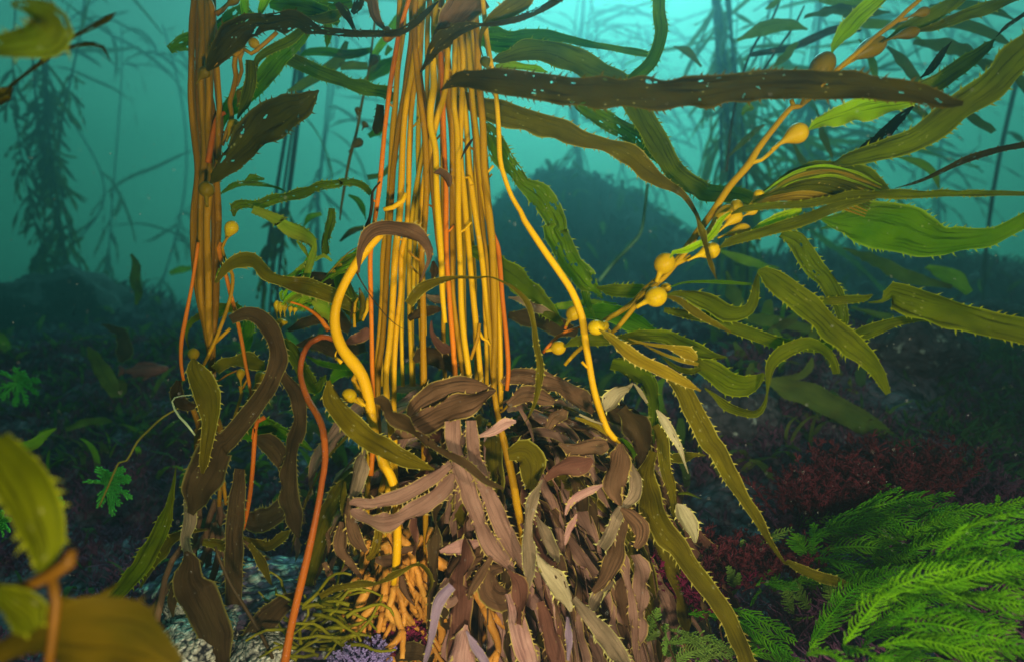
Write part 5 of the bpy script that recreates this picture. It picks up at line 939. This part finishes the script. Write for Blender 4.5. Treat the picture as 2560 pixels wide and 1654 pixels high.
FE = [
 (1.0, FERN, 'arching feather weed spread under the red weed, its long fronds combed to one side', [
   (['J',960,730,0,1060,690,0,1150,670,0,1300,655,0,1450,670,0,1560,712,0], 110),(['J',1020,700,0,1100,640,0,1300,600,0,1450,610,0,1600,680,0,1730,742,0], 110),
   (['J',1060,640,0,1200,590,0,1350,540,0,1550,500,0,1700,490,0,1845,462,0], 105),(['J',1280,560,0,1380,480,0,1450,440,0,1500,420,0], 60),(['J',1000,830,0,1150,800,0,1350,805,0,1500,850,0,1640,905,0], 110),
   (['J',930,880,0,1000,872,0,1100,890,0,1250,960,0,1400,1050,0], 115),(['J',930,880,0,900,820,0,860,780,0,840,720,0], 90),(['J',940,870,0,960,790,0,960,720,0,950,660,0], 80),(['J',1350,700,0,1480,760,0,1580,830,0,1620,900,0], 90),(['J',960,880,0,1040,940,0,1080,1000,0], 70)]),
 (1.06, FERN2, 'small pale feather weed growing beside the drooping olive blade tip', [(['J',500,840,0,560,800,0,640,760,0,730,720,0,815,688,0], 62),(['J',560,880,0,520,860,0,510,800,0,500,760,0], 46),(['J',545,930,0,530,860,0,580,830,0], 40)]),
 (.98, FERN2, 'narrow upright feather weed between the two drooping blades', [(['J',430,1130,0,440,1050,0,430,980,0,410,930,0], 56),(['J',440,1110,0,460,1040,0,480,970,0], 40)]),
 (.95, FERN, 'yellow-ribbed feather weed in front of the dark gap in the reef', [(['J',610,1018,0,700,1040,0,790,1045,0,820,1030,0], 76),(['J',840,1022,0,920,1014,0,1005,1020,0], 80),(['J',700,960,0,640,990,0,600,1040,0], 50),(['J',620,1080,0,590,1110,0,560,1160,0], 50)]),
 (1.0, FERN2, 'grey-green feather weed with sparse branchlets in the dark gap', [(['J',940,1220,0,900,1150,0,860,1080,0,840,1020,0], 76),(['J',830,1230,0,800,1160,0,790,1090,0,785,1060,0], 80),(['J',1090,1190,0,1070,1120,0,1060,1060,0,1050,1010,0], 72),(['J',780,1280,0,860,1262,0,945,1250,0], 40)]),
 (.86, FERN, 'feather weed fringed around the foot of the long curved strap', [(['J',160,1230,0,260,1228,0,340,1235,0,420,1270,0], 90),(['J',440,1200,0,560,1240,0,650,1290,0,760,1340,0,830,1400,0], 95),(['J',470,1270,0,600,1350,0,700,1420,0,800,1480,0], 95),(['J',480,1490,0,620,1480,0,760,1510,0,900,1560,0], 90),(['J',560,1400,0,660,1420,0,740,1480,0,800,1560,0], 80)]),
 (.90, FERN2, 'pale fan-shaped feather weed against the mound of brown blades', [(['I',1955,1400,0,1980,1330,0,2010,1260,0,2040,1200,0], 70),(['I',1960,1410,0,2010,1360,0,2060,1330,0,2095,1300,0], 55)]),
 (.84, FERN2, 'bushy pale feather weed low beside the drooping tan blades', [(['J',20,1420,0,100,1400,0,200,1380,0,300,1390,0,370,1420,0], 80),(['J',40,1330,0,120,1350,0,200,1400,0,280,1460,0], 70),(['J',60,1540,0,160,1480,0,280,1460,0,420,1500,0], 80),(['J',180,1600,0,260,1520,0,360,1480,0], 70),(['J',0,1300,0,10,1380,0,0,1480,0], 50)]),
 (.62, FERN, 'big out-of-focus feather weed filling the corner, its ribs bright', [
   (['U',700,1400,0,850,1200,0,1000,1020,0,1100,930,0,1250,860,0,1400,800,0,1640,740,0], 190),(['U',1280,900,0,1400,860,0,1560,880,0,1850,790,0,2130,735,0], 190),
   (['U',1200,1230,0,1380,1210,0,1550,1230,0,1800,1290,0,2000,1340,0,2239,1420,0], 220),(['U',1500,980,0,1750,985,0,1950,1010,0,2239,1050,0], 190),(['U',1300,1130,0,1500,1090,0,1700,1100,0,1850,1140,0], 150),
   (['U',700,1400,0,800,1440,0,900,1460,0,1100,1540,0], 140),(['U',1000,1400,0,1300,1350,0,1600,1400,0,1900,1500,0,2100,1600,0], 210),(['U',400,1480,0,520,1440,0,640,1480,0,760,1560,0], 120),(['U',1100,1240,0,1200,1150,0,1350,1050,0], 140)]),
 (.66, FERN, 'out-of-focus feather weed rising behind the big one at the picture edge', [
   (['U',1500,640,0,1560,560,0,1620,480,0,1720,380,0], 130),(['U',1560,660,0,1700,560,0,1850,510,0,2000,460,0,2239,420,0], 190),(['U',1600,700,0,1800,640,0,2000,640,0,2239,680,0], 190),(['U',1700,420,0,1900,330,0,2050,290,0,2239,260,0], 150),(['U',1800,840,0,2000,820,0,2239,860,0], 150)]),
 (.85, FERN, 'darker green feather weed with short branchlets at the upper edge of the patch', [
   (['U',1430,330,0,1560,280,0,1700,250,0,1850,240,0,2000,240,0], 110),(['U',1760,250,0,1900,230,0,2050,220,0,2239,160,0], 100),(['U',1480,360,0,1440,300,0,1520,250,0,1600,220,0], 60),(['U',1990,260,0,2010,190,0,2010,130,0], 44),(['U',1350,300,0,1440,250,0,1540,260,0],60)]),
]
for di, (d, mt, lab, fr_) in enumerate(FE):
    p0 = W(fr_[0][0][0], fr_[0][0][1], fr_[0][0][2], d); t = thing('feather_weed', p0, lab, 'seaweed', 'feathery green weeds on the reef')
    for q, (dd, pl) in enumerate(fr_):
        r = random.Random(di * 50 + q); P, _ = parse(dd, [d + .03, d, d - .03 * d]); s_ = FR[dd[0]][2]; V_, F = [], []
        feather(P, .0027 * d, pl / s_ / FPX * d, V_, F, r, seg=.0058 * d if d > .7 else .0046)
        mesh_obj('frond', V_, F, mt, t)
    # a few more fronds rooted lower down and further back fill the patch
    if di in (0, 3, 5, 7, 8, 9, 10):
        for q in range({0: 34, 3: 8, 5: 18, 7: 12, 8: 30, 9: 20, 10: 18}[di]):
            r = random.Random(di * 90 + q + 7); dd, pl = fr_[q % len(fr_)]; P, _ = parse(dd, [d + .10, d + .07, d + .04]); off = Vector((r.uniform(-.06, .14) * d, r.uniform(0, .09), -r.uniform(.01, .14) * d)); V_, F = [], []
            feather([p + off for p in P], .0025 * d, pl / FR[dd[0]][2] / FPX * d, V_, F, r, seg=.0062 * d); mesh_obj('frond', V_, F, mt, t)
# bright flat green weeds in the gloom
def fan(d, fr, cx_, cy_, size, lab, seed, n=7, a0=0, a1=6.28):
    t = thing('green_weed', W(fr, cx_, cy_, d), lab, 'seaweed', 'small bright green weeds')
    r = random.Random(seed); V_, F = [], []
    for i in range(n):
        a = a0 + (a1 - a0) * (i + .5) / n + r.uniform(-.15, .15); L_ = size * r.uniform(.7, 1.1); P = [W(fr, cx_ + math.cos(a) * L_ * k / 3, cy_ - math.sin(a) * L_ * k / 3 + k * k * size * .02, d - .01 * k) for k in range(4)]
        feather(P, .0035 * d, size * .33 / FR[fr][2] / FPX * d, V_, F, r, seg=.007 * d)
    mesh_obj('frond', V_, F, skin_mat('weed_bright_green', (.06, .42, .04), (.12, .55, .08), 40, .6, .3), t)
fan(1.25, 'H', 690, 400, 150, 'bright green weed glowing where the thin olive stalk ends', 4, 9, -2.2, 2.9)
fan(1.25, 'H', 330, 530, 80, 'small bright green weed just beyond the blurred toothed blade', 6, 6, 0, 3)
fan(1.7, 'D', 120, 1040, 120, 'dull green weed on the dark rock in the gloom', 8, 9)
fan(.9, 'H', 0, 640, 90, 'green weed half hidden at the picture edge behind the blurred toothed blade', 10, 7)
# red weeds
def bush(x, y, rad, h, mat, lab, seed, n=70, cat='seaweed', z=None, name='red_weed', grp='bushy red weeds'):
    r = random.Random(seed); V_, F = [], []; z0 = (ground(x, y) if z is None else z) - .01
    for i in range(n):
        bx_, by_ = x + r.gauss(0, rad * .45), y + r.gauss(0, rad * .35); q = np.array([bx_, by_, z0]); dv = np.array([(bx_ - x) / rad * .9 + r.gauss(0, .3), (by_ - y) / rad * .6 + r.gauss(0, .3) - .2, 1.0]); dv /= np.linalg.norm(dv)
        P = [q]; L_ = h * r.uniform(.6, 1.15); m = 6
        for k in range(m): dv = dv + np.array([r.gauss(0, .12), r.gauss(0, .12), 0]); dv /= np.linalg.norm(dv); q = q + dv * L_ / m; P.append(q)
        tube_geo(P, [.0016 * (1 - .1 * k) for k in range(m + 1)], 4, V_, F)
        for k in range(1, m + 1):
            for _ in range(4):
                d2 = dv + np.array([r.gauss(0, .8), r.gauss(0, .8), r.gauss(.1, .4)]); d2 /= np.linalg.norm(d2); l2 = h * r.uniform(.10, .22); a = P[k]; b = a + d2 * l2 * .5; d3 = d2 + np.array([r.gauss(0, .4), r.gauss(0, .4), .2]); c = b + d3 / np.linalg.norm(d3) * l2 * .5
                tube_geo([a, b, c], [.0013, .0013, .0008], 4, V_, F)
                for _2 in range(2):
                    d4 = d3 + np.array([r.gauss(0, .9), r.gauss(0, .9), r.gauss(0, .5)]); d4 /= np.linalg.norm(d4); tube_geo([b, b + d4 * l2 * .5], [.0011, .0007], 3, V_, F, cap=False)
    o = mesh_obj(name, V_, F, mat); tag(o, lab, cat, grp); return o
def at(fr, x, y, d): p = W(fr, x, y, d); return p.x, p.y, p.z
for fr, x, y, d, rd, h, mt, lab, sd in [
  ('J',1000,560,1.15,.07,.09,REDA,'dusky red bushy weed above the arching feather weed',1), ('J',1250,480,1.18,.08,.10,REDA,'red-brown bushy weed in the middle of the red bank',2),
  ('J',1560,400,1.22,.09,.10,REDA,'rusty red bushy weed at the top of the red bank under the broad shaded blade',3), ('J',1780,480,1.3,.10,.08,TURF,'dark brown bushy weed at the dim end of the red bank',4),
  ('J',310,980,1.0,.05,.07,REDA,'crimson bushy weed against the long curved strap',5), ('J',90,1120,1.0,.07,.08,MAGA,'purple-red bushy weed under the pale torn blade',6),
  ('J',730,930,1.05,.06,.06,REDA,'crimson bushy weed where the long olive blade touches down',7), ('S',930,1340,.90,.02,.045,MAGA,'magenta tuft among the orange root branches',8), ('J',840,650,1.2,.06,.05,TURF,'dark low bushy weed beyond the small pale feather weed',9)]:
    px, py, pz = at(fr, x, y, d); bush(px, py, rd, h, mt, lab, sd, 60, z=pz)
for fr, x, y, d, lab, sd in [('S',560,1500,.84,'lilac tuft at the foot of the orange root branches',1),('S',350,1530,.85,'small lilac tuft beside the stringy green weed',2)]:
    px, py, pz = at(fr, x, y, d); bush(px, py, .016, .030, LILA, lab, 40 + sd, 45, z=pz, name='lilac_weed', grp='lilac tufts')
# stringy green weed
V_, F = [], []; r = random.Random(31)
for i in range(95):
    q = np.array(W('V', r.uniform(690, 850), r.uniform(1395, 1560), r.uniform(.84, .98))); a = r.uniform(-.5, 1.2); dv = np.array([math.cos(a) * r.choice((-1, 1)), r.gauss(0, .4), math.sin(a) * .5]); P = []
    for k in range(8): P.append(q.copy()); dv = dv / np.linalg.norm(dv) + np.array([r.gauss(0, .25), r.gauss(0, .2), r.gauss(-.04, .18)]); q = q + dv * .012
    tube_geo(P, [.0030 * (1 - .07 * k) for k in range(8)], 6, V_, F)
tag(mesh_obj('stringy_weed', V_, F, STRG), 'tangled yellow-green stringy weed beside the orange-red stalk', 'seaweed')
# ------------------------------------------------------------------ fish in the gloom
fx, fd = W('Q', 840, 1005, 2.0), 2.0
FI = thing('fish', fx, 'small reddish brown fish hovering in the teal gloom', 'fish')
s = 1 / 3.08 / FPX * fd; V_, F = [], []; st_ = [(-190, 0, 16, 12), (-150, 2, 26, 16), (-90, 2, 52, 28), (-20, 0, 60, 34), (40, -4, 54, 32), (90, -10, 42, 26), (130, -18, 26, 18), (150, -24, 8, 6)]
P2 = np.array([(fx.x + a * s, fx.y, fx.z - b * s * 1.0) for a, b, _, _ in st_]); kk = 14
for i, (a, b, hh, ww) in enumerate(st_):
    for q in range(kk):
        an = 2 * math.pi * q / kk; V_.append((fx.x + a * s, fx.y + math.sin(an) * ww * s * .8, fx.z - b * s + math.cos(an) * hh * s * .85))
for i in range(len(st_) - 1):
    for q in range(kk): F.append((i * kk + q, i * kk + (q + 1) % kk, (i + 1) * kk + (q + 1) % kk, (i + 1) * kk + q))
F += [tuple(range(kk))[::-1], tuple((len(st_) - 1) * kk + q for q in range(kk))]
FIM = skin_mat('fish_skin', (.20, .06, .05), (.32, .12, .09), 40, .5)
mesh_obj('body', V_, F, FIM, FI)
def fin(nm, pts):
    V_ = [(fx.x + a * s, fx.y + o_ * .0015, fx.z - b * s) for o_ in (-1, 1) for a, b in pts]; n = len(pts)
    mesh_obj(nm, V_, [tuple(range(n)), tuple(range(2 * n - 1, n - 1, -1))] + [(i, n + i, n + (i + 1) % n, (i + 1) % n) for i in range(n)], FIM, FI, smooth_=False)
fin('tail_fin', [(-180, -12), (-235, -48), (-225, 0), (-240, 46), (-180, 14)]); fin('dorsal_fin', [(-120, -30), (-90, -62), (-30, -72), (40, -64), (90, -40), (40, -36), (-60, -40)])
fin('pelvic_fin', [(-20, 40), (-60, 74), (-20, 66), (20, 42)]); fin('anal_fin', [(-110, 30), (-140, 52), (-90, 48), (-70, 36)])
for sd in (-1, 1):
    V_, F = tube_geo([(fx.x + 112 * s, fx.y + sd * 17 * s * .8, fx.z + 22 * s), (fx.x + 112 * s, fx.y + sd * 22 * s * .8, fx.z + 22 * s)], [6 * s, 5 * s], 10); mesh_obj('eye', V_, F, skin_mat('fish_eye', (.01, .01, .01), (.02, .02, .02), 20, .2), FI)
# ------------------------------------------------------------------ blurred kelp close to the lens
NK = thing('kelp_frond', W('H', 200, 1500, .36), 'out-of-focus toothed blade on an orange stem over a swollen olive blade', 'kelp frond')
blade(['H',-60,120,200,40,230,240,120,350,260,200,510,250,260,660,250,300,790,210,290,880,130,260,960,60], .34, 'olive', NK, .1)
stipe(['H',455,820,50,430,900,90,330,970,90,200,1040,80,80,1070,70,-60,1060,70], .34, skin_mat('stipe_near', (.07, .030, .001), (.12, .05, .002), 14, .5), NK, nodes=False)
stipe(['H',330,960,60,370,1150,60,350,1350,60,320,1580,60], .35, bpy.data.materials['stipe_near'], NK, nodes=False)
NEARM = bpy.data.materials['stipe_near']
blade(['H',-80,1560,100,100,1460,150,300,1390,330,550,1370,420,800,1400,360,1000,1470,220,1130,1570,120], .36, blade_mat('blade_near_shade', (.034, .028, .0004), (.065, .042, .0006), None, .35, .0, .05, .4), NK, .2)
blade(['H',380,1130,30,500,1160,46,640,1120,46,760,1030,20], .45, 'brol', NK, .2)
blade(['H',-40,1100,100,80,1180,180,180,1260,200,230,1330,100], .33, 'olive', NK, .2)
NT = thing('kelp_frond', W('A', 0, 560, .42), 'thin dark serrated kelp tip reaching out under the blurred streaky blade', 'kelp frond')
NS = thing('kelp_frond', W('A', 0, 300, .42), 'out-of-focus streaky olive blade curled in the top corner', 'kelp frond')
blade(['A',70,30,30,170,40,90,290,90,170,335,180,230,270,255,230,150,280,180,0,295,130,-90,300,110], .42, blade_mat('blade_streaked', (.10, .10, .003), (.20, .20, .01), (.3, .3, .04), .6, .30, .17), NS, .0, twist=.08)
blade(['A',40,580,24,150,490,22,300,370,32,450,250,26,600,170,30,690,120,40,745,80,5], .55, 'dark', NT, .1, ragged=.5)
blade(['A',380,330,16,500,290,26,600,285,36,660,305,28,705,392,6], .55, 'dark', NT, .1, ragged=.8)
blade(['A',-40,620,150,30,600,100,75,560,20], .55, 'darkh', NT, .1, ragged=.8)
# drifting specks in the water
V_, F = [], []; r = random.Random(3)
for i in range(2600):
    d = r.uniform(.5, 1.9); c = np.array([d * r.uniform(-.85, .85), d, CZ + d * r.uniform(-.52, .52)]); q = r.uniform(.0002, .0007)
    b0 = len(V_); V_ += [(c + np.array(o_) * q).tolist() for o_ in ((1, 0, 0), (-1, 0, 0), (0, 1, 0), (0, -1, 0), (0, 0, 1), (0, 0, -1))]
    F += [(b0 + a, b0 + b, b0 + c_) for a, b, c_ in ((0, 2, 4), (2, 1, 4), (1, 3, 4), (3, 0, 4), (2, 0, 5), (1, 2, 5), (3, 1, 5), (0, 3, 5))]
kind(mesh_obj('drifting_specks', V_, F, skin_mat('speck', (.22, .24, .2), (.35, .35, .3), 3, .7)), 'stuff')
